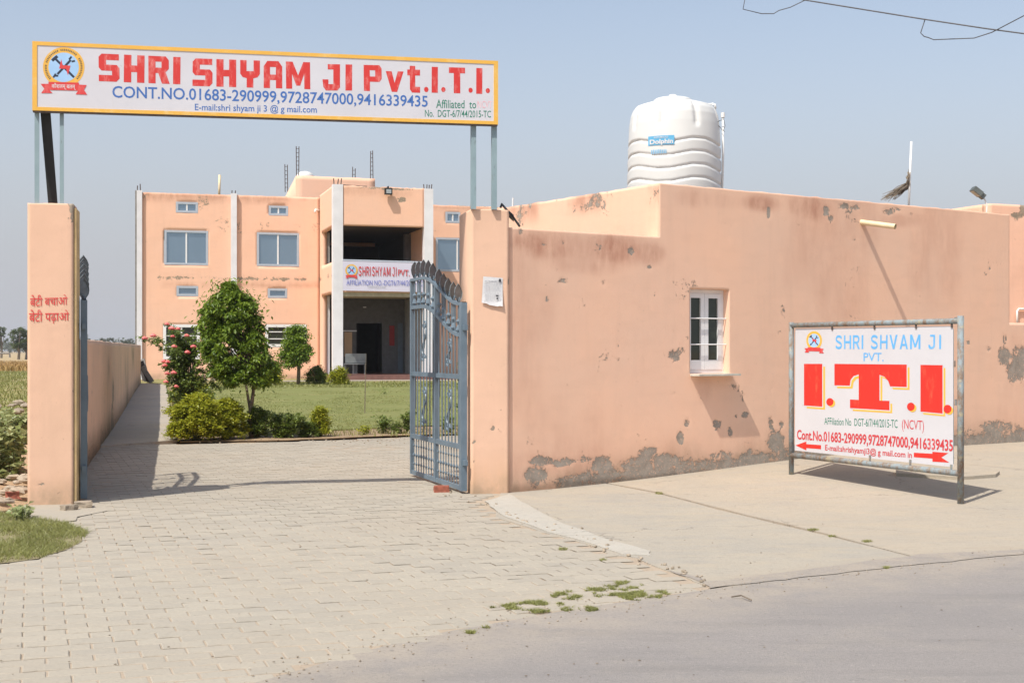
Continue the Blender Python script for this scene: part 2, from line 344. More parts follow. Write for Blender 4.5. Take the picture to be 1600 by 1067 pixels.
# ------------------------------------------------------------------ mesh builder and object helpers
OFF = {}
def root(name, loc, label, cat, group=None):
    o = bpy.data.objects.new(name, None); COL.objects.link(o); o.empty_display_size = .2
    o.location = loc; OFF[o.name] = Vector(loc); o['label'] = label; o['category'] = cat
    if group: o['group'] = group
    return o
def tag(o, label, cat, group=None):
    o['label'] = label; o['category'] = cat
    if group: o['group'] = group
    return o
def link(name, me, parent, m):
    o = bpy.data.objects.new(name, me); COL.objects.link(o)
    if m and not me.materials: me.materials.append(m)
    if parent: o.parent = parent; OFF[o.name] = OFF[parent.name]
    else: OFF[o.name] = Vector((0, 0, 0))
    return o
class MB:
    def __init__(s): s.v = []; s.f = []
    def add(s, vs, fs):
        k = len(s.v); s.v += [tuple(v) for v in vs]; s.f += [tuple(i + k for i in f) for f in fs]; return s
    def box(s, fn, a0, a1, b0, b1, c0, c1):            # fn(a,b,c)->point
        vs = [fn(a, b, c) for c in (c0, c1) for b in (b0, b1) for a in (a0, a1)]
        return s.add(vs, [(0,2,3,1),(4,5,7,6),(0,1,5,4),(2,6,7,3),(0,4,6,2),(1,3,7,5)])
    def xyz(s, x0, x1, y0, y1, z0, z1): return s.box(lambda a, b, c: (a, b, c), x0, x1, y0, y1, z0, z1)
    def bx(s, pl, u0, u1, z0, z1, o0, o1): return s.box(lambda a, b, c: pl.p(a, b, c), u0, u1, z0, z1, o0, o1)
    def tube(s, pts, r, n=6, cap=True):
        pts = [Vector(p) for p in pts]; rs = r if isinstance(r, (list, tuple)) else [r] * len(pts)
        k = len(s.v); up = Vector((0.13, 0.21, 0.97)); prev = None
        for i, p in enumerate(pts):
            d = (pts[min(i+1, len(pts)-1)] - pts[max(i-1, 0)]).normalized()
            if prev is None:
                a = d.cross(up)
                if a.length < .1: a = d.cross(Vector((1, 0, 0)))
            else: a = prev - d * prev.dot(d)
            a.normalize(); b = d.cross(a); prev = a
            for j in range(n):
                t_ = 2 * math.pi * (j + .5) / n; s.v.append(tuple(p + (a * math.cos(t_) + b * math.sin(t_)) * rs[i]))
        for i in range(len(pts) - 1):
            for j in range(n):
                q = k + i*n; s.f.append((q + j, q + (j+1) % n, q + n + (j+1) % n, q + n + j))
        if cap: s.f.append(tuple(range(k + n - 1, k - 1, -1))); s.f.append(tuple(range(k + (len(pts)-1)*n, k + len(pts)*n)))
        return s
    def ball(s, c, r, seg=8, ring=5, sq=(1, 1, 1), rough=0.0):
        k = len(s.v); c = Vector(c)
        for i in range(ring + 1):
            ph = math.pi * i / ring
            for j in range(seg):
                th = 2 * math.pi * j / seg; q = 1 + random.uniform(-rough, rough)
                s.v.append((c.x + r*sq[0]*q*math.sin(ph)*math.cos(th), c.y + r*sq[1]*q*math.sin(ph)*math.sin(th), c.z + r*sq[2]*q*math.cos(ph)))
        for i in range(ring):
            for j in range(seg):
                a = k + i*seg + j; b = k + i*seg + (j+1) % seg
                s.f.append((a, a + seg, b + seg, b))
        return s
    def lathe(s, c, prof, n=24):
        k = len(s.v)
        for r, z in prof:
            for j in range(n):
                th = 2*math.pi*j/n; s.v.append((c[0] + r*math.cos(th), c[1] + r*math.sin(th), c[2] + z))
        for i in range(len(prof) - 1):
            for j in range(n):
                a = k + i*n + j; b = k + i*n + (j+1) % n; s.f.append((a, b, b + n, a + n))
        s.f.append(tuple(range(k + (len(prof)-1)*n, k + len(prof)*n)))
        return s
    def flat(s, fn, outer, holes=(), thick=0.0):        # polygon with holes, fn(a,b,c) -> point, c = outwards; thick gives it an edge
        loops = [outer] + list(holes); tri = tessellate_polygon([[Vector((x, y, 0)) for x, y in l] for l in loops])
        allp = [p for l in loops for p in l]
        k = len(s.v); s.v += [tuple(fn(x, y, thick)) for x, y in allp]
        for tr in tri: s.f.append(tuple(k + i for i in tr))
        if thick:
            q = len(s.v); s.v += [tuple(fn(x, y, 0)) for x, y in allp]; b = 0
            for l in loops:
                m_ = len(l)
                for i in range(m_): s.f.append((k+b+i, k+b+(i+1) % m_, q+b+(i+1) % m_, q+b+i))
                b += m_
        return s
    def build(s, name, m, parent=None, smooth=False):
        off = OFF[parent.name] if parent else Vector((0, 0, 0))
        me = bpy.data.meshes.new(name); me.from_pydata([(v[0]-off.x, v[1]-off.y, v[2]-off.z) for v in s.v], [], s.f); me.update()
        if smooth: me.shade_smooth()
        return link(name, me, parent, m)
def fast_mesh(name, V, Q, m, parent=None, attrs=None, smooth=False):   # V (n,3), Q (m,k) arrays
    off = OFF[parent.name] if parent else Vector((0, 0, 0)); V = np.asarray(V, np.float32) - np.array(off, np.float32)
    Q = np.asarray(Q, np.int32); k = Q.shape[1]
    me = bpy.data.meshes.new(name); me.vertices.add(len(V)); me.vertices.foreach_set('co', V.ravel())
    me.loops.add(Q.size); me.loops.foreach_set('vertex_index', Q.ravel())
    me.polygons.add(len(Q)); me.polygons.foreach_set('loop_start', np.arange(0, Q.size, k, dtype=np.int32))
    me.update(calc_edges=True)
    for an, (dom, arr) in (attrs or {}).items():
        a = me.attributes.new(an, 'FLOAT', dom); a.data.foreach_set('value', np.asarray(arr, np.float32).ravel())
    if smooth: me.shade_smooth()
    return link(name, me, parent, m)
def structure(o): o['kind'] = 'structure'; return o
def stuff(o): o['kind'] = 'stuff'; return o

# plastered wall: displaced grid front, flat back, closed rim
def wall(name, pl, u0, u1, zb, zt, step, thick, m, parent=None, holes=(), fn=None, rough_top=.006, und=.004):
    zb = zb if callable(zb) else (lambda u, c=zb: 0*u + c); zt = zt if callable(zt) else (lambda u, c=zt: 0*u + c)
    def lines(a, b, marks):
        L = list(np.linspace(a, b, max(2, int(round((b-a)/step)) + 1)))
        for k in marks: L = [x for x in L if abs(x-k) > step*.45 or x in (a, b)] + [k]
        return np.array(sorted(set(L)))
    us = lines(u0, u1, [x for h in holes for x in h[:2]])
    zlo = float(np.max(zb(us))) + step*.6; zhi = float(np.min(zt(us))) - step*.6
    zs = lines(zlo, zhi, [x for h in holes for x in h[2:] if zlo < x < zhi]); nz_ = len(zs) + 2; nu = len(us)
    U = np.repeat(us[:, None], nz_, 1); Z = np.zeros_like(U); Z[:, 1:-1] = zs[None, :]
    top = zt(us) + (fbm(us*7, us*0 + 3.3) - .5) * rough_top * 2
    Z[:, 0] = zb(us); Z[:, -1] = top
    peel = np.zeros_like(U); stain = np.zeros_like(U)
    if fn: peel, stain = fn(U, Z)
    gxy = hgt(pl.o[0] + pl.d[0]*U, pl.o[1] + pl.d[1]*U); dirt = .75*(1 - sstep(-.02, .10 + .65*fbm(U*1.3, U*0 + 4.4), Z - gxy))
    D = -0.004 * sstep(.42, .56, peel) + (fbm(U*1.7, Z*1.7, 3.1) - .5) * und
    D[0, :] = 0; D[-1, :] = 0
    Vf = np.stack([pl.o[0] + pl.d[0]*U + pl.n[0]*D, pl.o[1] + pl.d[1]*U + pl.n[1]*D, Z], -1).reshape(-1, 3)
    Vb = np.stack([pl.o[0] + pl.d[0]*U - pl.n[0]*thick, pl.o[1] + pl.d[1]*U - pl.n[1]*thick, Z], -1).reshape(-1, 3)
    uc = (us[1:] + us[:-1]) / 2; zc = (Z[:-1, 1:] + Z[:-1, :-1]) / 2
    keep = np.ones((nu-1, nz_-1), bool)
    for a, b, c_, d in holes: keep &= ~((uc[:, None] > a) & (uc[:, None] < b) & (zc > c_) & (zc < d))
    I, J = np.nonzero(keep); idx = lambda i, j: i*nz_ + j
    N = nu*nz_
    Q = [np.stack([idx(I, J), idx(I+1, J), idx(I+1, J+1), idx(I, J+1)], 1),
         np.stack([idx(I, J), idx(I, J+1), idx(I+1, J+1), idx(I+1, J)], 1) + N]
    K = np.pad(keep, 1)
    for di, dj, e0, e1 in ((-1, 0, (0, 1), (0, 0)), (1, 0, (1, 0), (1, 1)), (0, -1, (0, 0), (1, 0)), (0, 1, (1, 1), (0, 1))):
        sel = ~K[I+1+di, J+1+dj]; i, j = I[sel], J[sel]
        a = idx(i+e0[0], j+e0[1]); b = idx(i+e1[0], j+e1[1])
        Q.append(np.stack([a, b, b+N, a+N], 1)[:, ::-1])
    Q = np.concatenate(Q)
    at = {'peel': ('POINT', np.concatenate([peel.ravel(), 0*peel.ravel()])), 'stain': ('POINT', np.concatenate([stain.ravel(), 0*stain.ravel()])), 'dirt': ('POINT', np.concatenate([dirt.ravel(), dirt.ravel()]))}
    return fast_mesh(name, np.concatenate([Vf, Vb]), Q, m, parent, at)
def blobs(pl, U, Z, lst):                               # lst: px, py, rx px, ry px, strength
    p = np.zeros_like(U)
    for px, py, rx, ry, s_ in lst:
        u, z = pl.uz(px, py); Y = pl.o[1] + u*pl.d[1]; ru = rx*Y/F/pl.d[0]; rz = ry*Y/F
        d = np.sqrt(((U-u)/ru)**2 + ((Z-z)/rz)**2); p = np.maximum(p, s_ * (1 - sstep(.45, 1.45, d)))
    return p

# ------------------------------------------------------------------ ground, road, paving
def axis_lines(dense0, dense1, step, far):
    L = list(np.arange(dense0, dense1 + 1e-6, step)); g = step; a = dense1
    while a < far: g *= 1.35; a += g; L.append(a)
    g = step; a = dense0
    while a > -far if dense0 > -far else False: g *= 1.35; a -= g; L.insert(0, a)
    return np.array(L)
XS = axis_lines(-18, 14, .4, 2600); YS = axis_lines(3, 66, .4, 2800)
gx, gy = np.meshgrid(XS, YS, indexing='ij'); gz = hgt(gx, gy) - .035 + (fbm(gx*.8, gy*.8) - .5) * .03 * (gy < 60)
# the waste ground left of the gate is lumpy
_wx = -5.73 - .2549*(gy - 18); lump = (1 - sstep(-1.1, -.35, gx - np.minimum(_wx, -4.75))) * sstep(12, 14, gy) * (1 - sstep(26, 34, gy)); gz = gz + lump * (fbm(gx*1.6, gy*1.6, 2.2) * .22)
nx, ny = gx.shape; ii, jj = np.meshgrid(np.arange(nx-1), np.arange(ny-1), indexing='ij'); ii = ii.ravel(); jj = jj.ravel()
structure(fast_mesh('ground', np.stack([gx, gy, gz], -1).reshape(-1, 3), np.stack([ii*ny+jj, (ii+1)*ny+jj, (ii+1)*ny+jj+1, ii*ny+jj+1], 1), M['earth'], smooth=True))

def inpoly(x, y, poly):
    x = np.asarray(x); y = np.asarray(y); r = np.zeros(x.shape, bool); n = len(poly)
    for i in range(n):
        (x0, y0), (x1, y1) = poly[i], poly[(i+1) % n]
        c_ = ((y0 > y) != (y1 > y)) & (x < (x1-x0)*(y-y0)/((y1-y0) if y1 != y0 else 1e-9) + x0); r ^= c_
    return r
def gpoly(pts): return [tuple(G(*p)[:2]) for p in pts]
def dense(poly, step, jit):
    out = []
    for i in range(len(poly)):
        a = Vector(poly[i]); b = Vector(poly[(i+1) % len(poly)]); n = max(1, int((b-a).length/step))
        for k in range(n):
            q = a.lerp(b, k/n); t_ = (b-a).normalized(); j = (float(fbm(q.x*2.1, q.y*2.1, 5.5)) - .5) * 2*jit
            out.append((q.x - t_.y*j, q.y + t_.x*j))
    return out
def sheet(name, poly, dz, thick, m, step=.22, jit=.02, und=.004, parent=None, edge_fn=None):
    """a slab: terrain-following grid clipped to a polygon by triangulating the interior points"""
    from mathutils.geometry import delaunay_2d_cdt
    loop = dense(poly, step, jit); n = len(loop)
    xs = [p[0] for p in loop]; ys = [p[1] for p in loop]
    X, Y = np.meshgrid(np.arange(min(xs), max(xs), step*1.6), np.arange(min(ys), max(ys), step*1.6)); X = X.ravel() + RNG.uniform(-.02, .02, X.size); Y = Y.ravel()
    k = inpoly(X, Y, loop); L = np.array(loop)
    X, Y = X[k], Y[k]
    if len(X):
        dmin = np.min((X[:, None]-L[None, :, 0])**2 + (Y[:, None]-L[None, :, 1])**2, 1); X, Y = X[dmin > (step*.5)**2], Y[dmin > (step*.5)**2]
    pts = [Vector(p) for p in loop] + [Vector((a, b)) for a, b in zip(X, Y)]
    vo, eo, fo, *_ = delaunay_2d_cdt(pts, [], [list(range(n))], 1, 1e-5)
    A = np.array([(v.x, v.y) for v in vo]); z = hgt(A[:, 0], A[:, 1]) + dz + (fbm(A[:, 0]*1.2, A[:, 1]*1.2, 8) - .5) * und
    b = MB(); b.v = [(x, y, zz) for (x, y), zz in zip(A, z)]; b.f = [tuple(f) for f in fo]
    if thick:
        k0 = len(b.v); LL = [tuple(p) for p in loop]
        lz = hgt(L[:, 0], L[:, 1]) + dz + (fbm(L[:, 0]*1.2, L[:, 1]*1.2, 8) - .5) * und
        b.v += [(p[0], p[1], zz) for p, zz in zip(LL, lz)] + [(p[0], p[1], zz - thick) for p, zz in zip(LL, lz)]
        b.f += [(k0+i, k0+(i+1) % n, k0+n+(i+1) % n, k0+n+i) for i in range(n)]
    o = b.build(name, m, parent)
    if edge_fn is not None:
        a = o.data.attributes.new('edge', 'FLOAT', 'POINT'); vals = np.zeros(len(b.v), np.float32); vals[:len(A)] = edge_fn(A[:, 0], A[:, 1]); a.data.foreach_set('value', vals)
    return o

ROAD_EDGE = [(-900, 1700), (150, 1160), (392, 1067), (545, 1022), (700, 985), (900, 951), (1100, 921), (1250, 901), (1430, 880), (1600, 864), (2300, 800), (3300, 740)]
re = gpoly(ROAD_EDGE)
road_poly = re + [(60, 40), (60, -12), (-14, -12)]
REA = np.array(re)
def dist_edge(x, y):
    d = np.full(np.shape(x), 1e9)
    for i in range(len(re)-1):
        a = REA[i]; b = REA[i+1]; ab = b-a; t_ = np.clip(((x-a[0])*ab[0] + (y-a[1])*ab[1]) / (ab@ab), 0, 1)
        d = np.minimum(d, np.hypot(x-a[0]-ab[0]*t_, y-a[1]-ab[1]*t_))
    return d
structure(sheet('road', road_poly, -.0012, 0.0, M['road'], step=.25, jit=.05, und=.0035, edge_fn=lambda x, y: 1 - sstep(.0, 1.1, dist_edge(x, y))))

# pavers: running bond, turned about 20 degrees
PB = [(-260, 1180), (-260, 850), (0, 838), (40, 826), (118, 806), (119, 798), (127, 790), (127, 744), (158, 694), (276, 694), (450, 690), (640, 683), (760, 680), (799, 700), (799, 768),
      (735, 782), (775, 811), (859, 836), (922, 853), (965, 868), (1030, 890), (1085, 912), (1100, 922), (900, 952), (700, 986), (545, 1023), (392, 1068), (150, 1161)]
pave_poly = gpoly(PB)
bed_poly = gpoly(PB[:13] + [(799, 700), (799, 764), (950, 757), (1100, 850), (1190, 911)] + PB[24:])
structure(sheet('paver_bed', bed_poly, -.0055, .02, M['joint'], step=.25, jit=.03, und=.008))
PA = math.radians(19.6); pw, ph = .236, .146; ca, sa = math.cos(PA), math.sin(PA)
cells = []
for r_ in range(-20, 190):
    for c_ in range(-70, 70):
        a = (c_ + .5*(r_ & 1)) * pw; b = r_ * ph; cells.append((a*ca - b*sa, 3 + a*sa + b*ca))
cells = np.array(cells); cells = cells[inpoly(cells[:, 0], cells[:, 1], [tuple(p) for p in pave_poly])]
cells = cells[(cells[:, 1] > 5.6)]
pxx = 800 + F*cells[:, 0]/cells[:, 1]; pyy = HZ + F*CH/cells[:, 1]
vis = (pxx > -60) & (pxx < 1660) & (pyy < 1110); order = np.argsort(np.where(vis, cells[:, 1], 1e6))
near = set(order[:300].tolist())
# wavy, slightly chamfered block shared by all separate pavers
def paver_verts(ch=.005, g=.0042):
    a, b = pw/2 - g, ph/2 - g; wv = .009
    ring = [(-a, -b), (-a*.33, -b + wv), (a*.33, -b - wv*0), (a, -b), (a, b), (a*.33, b - wv*0), (-a*.33, b + wv*.6), (-a, b)]
    top = [(x*(1-ch/a), y*(1-ch/b), 0.0) for x, y in ring]; mid = [(x, y, -.004) for x, y in ring]; low = [(x, y, -.03) for x, y in ring]
    v = top + mid + low; f = [tuple(range(8))]
    for k in (0, 8): f += [(k+i, k+8+i, k+8+(i+1) % 8, k+(i+1) % 8) for i in range(8)]
    return v, f
pv, pf = paver_verts()
pave_root = sheet('paving', [tuple(p) for p in pave_poly], -.017, .03, M['joint'], step=.4, jit=.0, und=.0); structure(pave_root)
bv = []; bf = []; tone = []
for k, (x, y) in enumerate(cells):
    z = float(hgt(x, y)) + random.uniform(-.0025, .0025) + (float(fbm(x*.5, y*.5, 4)) - .5) * .010
    tx, ty = random.uniform(-.012, .012), random.uniform(-.012, .012)
    rz = PA + random.uniform(-.02, .02); jx, jy = random.uniform(-.002, .002), random.uniform(-.002, .002)
    if k in near: continue
    c2, s2 = math.cos(rz), math.sin(rz); q = len(bv)
    simple = y > 12.5
    src = pv[:16] if not simple else [(sx_*(pw/2-.0042), sy_*(ph/2-.0042), zz) for zz in (0, -.008) for sx_, sy_ in ((-1,-1),(1,-1),(1,1),(-1,1))]
    sf = pf[:9] if not simple else [(0,1,2,3),(0,4,5,1),(1,5,6,2),(2,6,7,3),(3,7,4,0)]
    bv += [(x + jx + a*c2 - b*s2, y + jy + a*s2 + b*c2, z + c + a*tx + b*ty) for a, b, c in src]
    bf += [tuple(i + q for i in f) for f in sf]; tone += [random.random()] * len(sf)
me = bpy.data.meshes.new('paver_field'); me.from_pydata(bv, [], bf); me.update()
at = me.attributes.new('tone', 'FLOAT', 'FACE'); at.data.foreach_set('value', np.array(tone, np.float32))
stuff(link('paver_field', me, pave_root, M['paver']))
pme = bpy.data.meshes.new('paver'); pme.from_pydata(pv, [], pf); pme.update(); pme.materials.append(M['paver'])
for k in near:
    x, y = cells[k]; o = bpy.data.objects.new('paver', pme); COL.objects.link(o); o.parent = pave_root
    o.location = (x + random.uniform(-.002, .002), y + random.uniform(-.002, .002), float(hgt(x, y)) + random.uniform(-.0025, .0025) + (float(fbm(x*.5, y*.5, 4)) - .5) * .010)
    o.rotation_euler = (random.uniform(-.012, .012), random.uniform(-.012, .012), PA + random.uniform(-.02, .02))

# concrete apron in front of the office wall
S1 = [(760, 784), (800, 769), (870, 757), (949, 746), (1030, 772), (1150, 803), (1290, 836), (1432, 872), (1425, 881), (1250, 901), (1150, 914), (1112, 916), (1085, 908), (1070, 900), (1030, 886), (994, 871), (952, 866), (922, 851), (859, 834), (775, 808)]
S2 = [(955, 745), (1150, 722), (1240, 714), (1420, 698), (1560, 688), (1700, 678), (1700, 856), (1600, 862), (1440, 876), (1436, 871), (1290, 833), (1150, 800), (1030, 769)]
def on_wall(poly, u0, u1):  # make the wall side reach under the wall
    return poly
def wall_pt(u, off): return (WO[0] + math.cos(WA)*u + math.sin(WA)*off, WO[1] + math.sin(WA)*u - math.cos(WA)*off)
WP = Plane(WO[0], WO[1], WA)
u949 = WP.u(949)
s1 = [wall_pt(-.15, -.05), wall_pt(u949 - .02, -.05)] + gpoly(S1[4:])
s2 = [wall_pt(u949 + .02, -.05), wall_pt(12.5, -.05)] + gpoly(S2[6:])
apron = structure(sheet('apron_slab', s1, .0005, .05, M['slab'], step=.18, jit=.03, und=.004, edge_fn=lambda x, y: 1 - sstep(.0, .55, dist_edge(x, y))))
structure(sheet('apron_slab', s2, .0012, .05, M['slab2'], step=.18, jit=.03, und=.004, edge_fn=lambda x, y: 1 - sstep(.0, .55, dist_edge(x, y))))
structure(sheet('pale_concrete_strip', gpoly([(758, 783), (797, 772), (835, 796), (880, 818), (940, 840), (1018, 861), (1016, 869), (968, 866), (925, 850), (859, 832), (790, 808)]), .0075, .006, M['patch'], step=.1, jit=.045, und=.006))
structure(sheet('raised_slab', gpoly([(1400, 738), (1470, 727), (1562, 741), (1556, 746), (1500, 750), (1400, 744)]), .04, .05, M['slab2'], step=.12, jit=.02, und=.006))
structure(sheet('sandy_verge', gpoly([(1030, 890), (1078, 903), (1112, 920), (1250, 902), (1430, 881), (1600, 866), (1600, 858), (1434, 866), (1250, 892), (1112, 908), (1060, 893)]), .0036, .0, M['road'], step=.08, jit=.12, und=.002, edge_fn=lambda x, y: 0*x + 1))
# dust drift at gate foot
structure(sheet('dust_drift', gpoly([(40, 788), (118, 786), (160, 790), (174, 797), (140, 804), (120, 808), (118, 814), (60, 822), (20, 806)]), .006, 0, M['paver'], step=.08, jit=.05, und=.01))
# path along the boundary wall
structure(sheet('path', gpoly([(150, 700), (277, 690), (259, 602), (220, 600)]), .03, .06, M['pathc'], step=.5, jit=.02, und=.02))
# lawn and its soil border
structure(sheet('soil_border', gpoly([(264, 604), (281, 691), (450, 687), (640, 680), (830, 672), (830, 600), (500, 600)]), .006, .01, M['soil'], step=.35, jit=.09, und=.03))
structure(sheet('lawn', gpoly([(275, 606), (300, 676), (450, 676), (640, 668), (830, 664), (830, 599), (560, 598), (400, 600)]), .035, .02, M['lawn'], step=.3, jit=.22, und=.05))

# ------------------------------------------------------------------ foliage tools
def leaf_cloud(name, C, size, m, parent, droop=.3, long=1.9, jitter=.35):
    """folded leaves at centres C (n,3)"""
    C = np.asarray(C, float); n = len(C)
    th = RNG.uniform(0, 2*math.pi, n); dz = RNG.normal(-droop, .45, n)
    d = np.stack([np.cos(th), np.sin(th), dz], 1); d /= np.linalg.norm(d, axis=1)[:, None]
    up = np.stack([RNG.normal(0, .45, n), RNG.normal(0, .45, n), np.ones(n)], 1)
    s_ = np.cross(d, up); s_ /= np.linalg.norm(s_, axis=1)[:, None]; nn = np.cross(s_, d)
    L = size * RNG.uniform(1-jitter, 1+jitter, n)[:, None]; W = L / long
    a = C; tip = C + d*L; l = C + d*L*.45 + s_*W*.5 + nn*W*.18; r = C + d*L*.45 - s_*W*.5 + nn*W*.18
    V = np.stack([a, r, tip, l], 1).reshape(-1, 3)
    q = np.arange(n)*4; T = np.concatenate([np.stack([q, q+1, q+2], 1), np.stack([q, q+2, q+3], 1)])
    rn = RNG.random(n)**1.4
    return stuff(fast_mesh(name, V, T, m, parent, {'rnd': ('FACE', np.concatenate([rn, rn]))}))
def clump_points(centres, radii, per, flat=.8, shell=.5):
    out = []
    for c, r in zip(centres, radii):
        v = RNG.normal(0, 1, (per, 3)); v /= np.linalg.norm(v, axis=1)[:, None]
        rr = r * (shell + (1-shell) * RNG.random((per, 1))) * RNG.uniform(.7, 1.1, (per, 1)); out.append(np.array(c) + v*rr*np.array([1, 1, flat]))
    return np.concatenate(out)
def blades(name, pts, h, m, parent=None, wdt=.006, lean=.5):
    pts = np.asarray(pts); n = len(pts); th = RNG.uniform(0, 2*math.pi, n); H = h * RNG.uniform(.4, 1.15, n)
    s_ = np.stack([np.cos(th), np.sin(th), 0*th], 1) * wdt
    ln = RNG.normal(0, lean, (n, 2)) * H[:, None]
    mid = pts + np.stack([ln[:, 0]*.35, ln[:, 1]*.35, H*.6], 1); tip = pts + np.stack([ln[:, 0], ln[:, 1], H], 1)
    V = np.stack([pts - s_, pts + s_, mid + s_*.6, tip, mid - s_*.6], 1).reshape(-1, 3)
    q = np.arange(n)*5; T = np.concatenate([np.stack([q, q+1, q+2], 1), np.stack([q, q+2, q+4], 1), np.stack([q+4, q+2, q+3], 1)])
    rn = RNG.random(n); return stuff(fast_mesh(name, V, T, m, parent, {'rnd': ('FACE', np.concatenate([rn]*3))}))

# ------------------------------------------------------------------ lettering tools
def text_geo(s_, bold=0.0):
    cu = bpy.data.curves.new('t', 'FONT'); cu.body = s_; cu.offset = bold; cu.resolution_u = 3
    ob = bpy.data.objects.new('t', cu); COL.objects.link(ob); dg = bpy.context.evaluated_depsgraph_get()
    me = bpy.data.meshes.new_from_object(ob.evaluated_get(dg)); V = np.array([v.co[:2] for v in me.vertices]); Fc = [tuple(p.vertices) for p in me.polygons]
    bpy.data.objects.remove(ob); bpy.data.curves.remove(cu); bpy.data.meshes.remove(me)
    return V, Fc
def ribbon(pts, h):
    L_, R_ = [], []; n = len(pts)
    for i in range(n):
        a = Vector(pts[max(0, i-1)]); b = Vector(pts[min(n-1, i+1)]); d = (b-a).normalized(); p = Vector(pts[i]); nn = Vector((-d.y, d.x))
        L_.append(tuple(p + nn*h)); R_.append(tuple(p - nn*h))
    return L_ + R_[::-1]
def to_quad(pl, V, Fc, q, off, m, parent, name='lettering', wob=0.0, box=None):
    """q: (xl, xr, top at l, bottom at l, top at r, bottom at r) in photo pixels on plane pl"""
    xl, xr, tl, bl, tr, br = q; UL, ZTL = pl.uz(xl, tl); _, ZBL = pl.uz(xl, bl); UR, ZTR = pl.uz(xr, tr); _, ZBR = pl.uz(xr, br)
    if box is None: mn, mx = V.min(0), V.max(0)
    else: mn, mx = np.array(box[0]), np.array(box[1])
    T = (V - mn) / (mx - mn); b = MB()
    for a, c in T:
        zt_ = ZTL + (ZTR-ZTL)*a; zb_ = ZBL + (ZBR-ZBL)*a; b.v.append(tuple(pl.p(UL + (UR-UL)*a, zb_ + (zt_-zb_)*c, off)))
    b.f = Fc
    return b.build(name, m, parent)
def text(pl, s_, q, off, m, parent, bold=0.0, name='lettering'):
    V, Fc = text_geo(s_, min(bold, .012)); k = max(0, bold - .012)
    if k == 0: return to_quad(pl, V, Fc, q, off, m, parent, name)
    o = to_quad(pl, V, Fc, q, off, m, parent, name); me = o.data; n = len(me.vertices); base = [v.co.copy() for v in me.vertices]; fs = [tuple(p.vertices) for p in me.polygons]
    d = Vector((pl.d[0], pl.d[1], 0)); nn = Vector((pl.n[0], pl.n[1], 0)); hgt_ = abs(pl.z(q[0], q[2]) - pl.z(q[0], q[3])); vs_, ff_ = [], []
    for i, (a, c) in enumerate(((0, 0), (-1, .5), (1, -.5), (-.5, -1), (.5, 1))):
        vs_ += [tuple(v + d*a*k*hgt_*1.4 + Vector((0, 0, c*k*hgt_*1.2)) + nn*.00025*i) for v in base]; ff_ += [tuple(j + i*n for j in f) for f in fs]
    me2 = bpy.data.meshes.new(name); me2.from_pydata(vs_, [], ff_); me2.update(); me2.materials.append(m); o.data = me2; return o
GL = {
 'Z': (1, [(0,0),(1,0),(1,1)], []),
 'S': (1, [(0,0),(.85,0),(1,.12),(1,.5),(.87,.61),(.36,.61),(.36,.78),(.98,.78),(.98,1),(.15,1),(0,.88),(0,.5),(.13,.39),(.64,.39),(.64,.23),(0,.23)], []),
 'H': (1, [(0,0),(.36,0),(.36,.38),(.64,.38),(.64,0),(1,0),(1,1),(.64,1),(.64,.62),(.36,.62),(.36,1),(0,1)], []),
 'R': (1, [(0,0),(.35,0),(.35,.38),(.48,.38),(.66,0),(1.04,0),(.84,.42),(1,.55),(1,.86),(.86,1),(0,1)], [[(.35,.58),(.64,.58),(.64,.8),(.35,.8)]]),
 'I': (.36, [(0,0),(1,0),(1,1),(0,1)], []),
 'Y': (1, [(0,1),(0,.5),(.12,.38),(.33,.34),(.33,0),(.67,0),(.67,.34),(.88,.38),(1,.5),(1,1),(.68,1),(.68,.6),(.32,.6),(.32,1)], []),
 'A': (.95, [(0,0),(.34,0),(.34,.3),(.66,.3),(.66,0),(1,0),(1,.8),(.8,1),(.2,1),(0,.8)], [[(.34,.5),(.66,.5),(.66,.78),(.34,.78)]]),
 'M': (1.25, [(0,0),(.25,0),(.25,.55),(.42,.12),(.58,.12),(.75,.55),(.75,0),(1,0),(1,1),(.72,1),(.5,.5),(.28,1),(0,1)], []),
 'J': (.95, [(.05,.14),(.2,0),(.85,0),(1,.12),(1,1),(.3,1),(.3,.8),(.62,.8),(.62,.24),(.34,.24),(.34,.42),(0,.42)], []),
 'P': (1, [(0,0),(.34,0),(.34,.36),(.88,.36),(1,.48),(1,.88),(.88,1),(0,1)], [[(.34,.56),(.64,.56),(.64,.8),(.34,.8)]]),
 'v': (1, [(0,.78),(.34,.0),(.64,0),(1,.78),(.68,.78),(.5,.34),(.33,.78)], []),
 't': (.72, [(.2,1),(.2,.86),(0,.86),(0,.64),(.2,.64),(.2,.12),(.36,0),(1,0),(1,.22),(.62,.22),(.62,.64),(1,.64),(1,.86),(.62,.86),(.62,1)], []),
 'T': (.95, [(.3,0),(.7,0),(.7,.78),(1,.78),(1,1),(0,1),(0,.78),(.3,.78)], []),
 '.': (.26, [(.5+.5*math.cos(t_*math.pi/5), .13+.1*math.sin(t_*math.pi/5)) for t_ in range(10)], []),
 ' ': (.4, None, None)}
def _S():
    c = [(.90,.78),(.80,.88),(.62,.925),(.40,.925),(.22,.87),(.13,.76),(.16,.64),(.30,.56),(.50,.50),(.72,.44),(.86,.35),(.88,.23),(.78,.12),(.60,.075),(.38,.075),(.20,.12),(.09,.23)]
    return ribbon(c, .085)
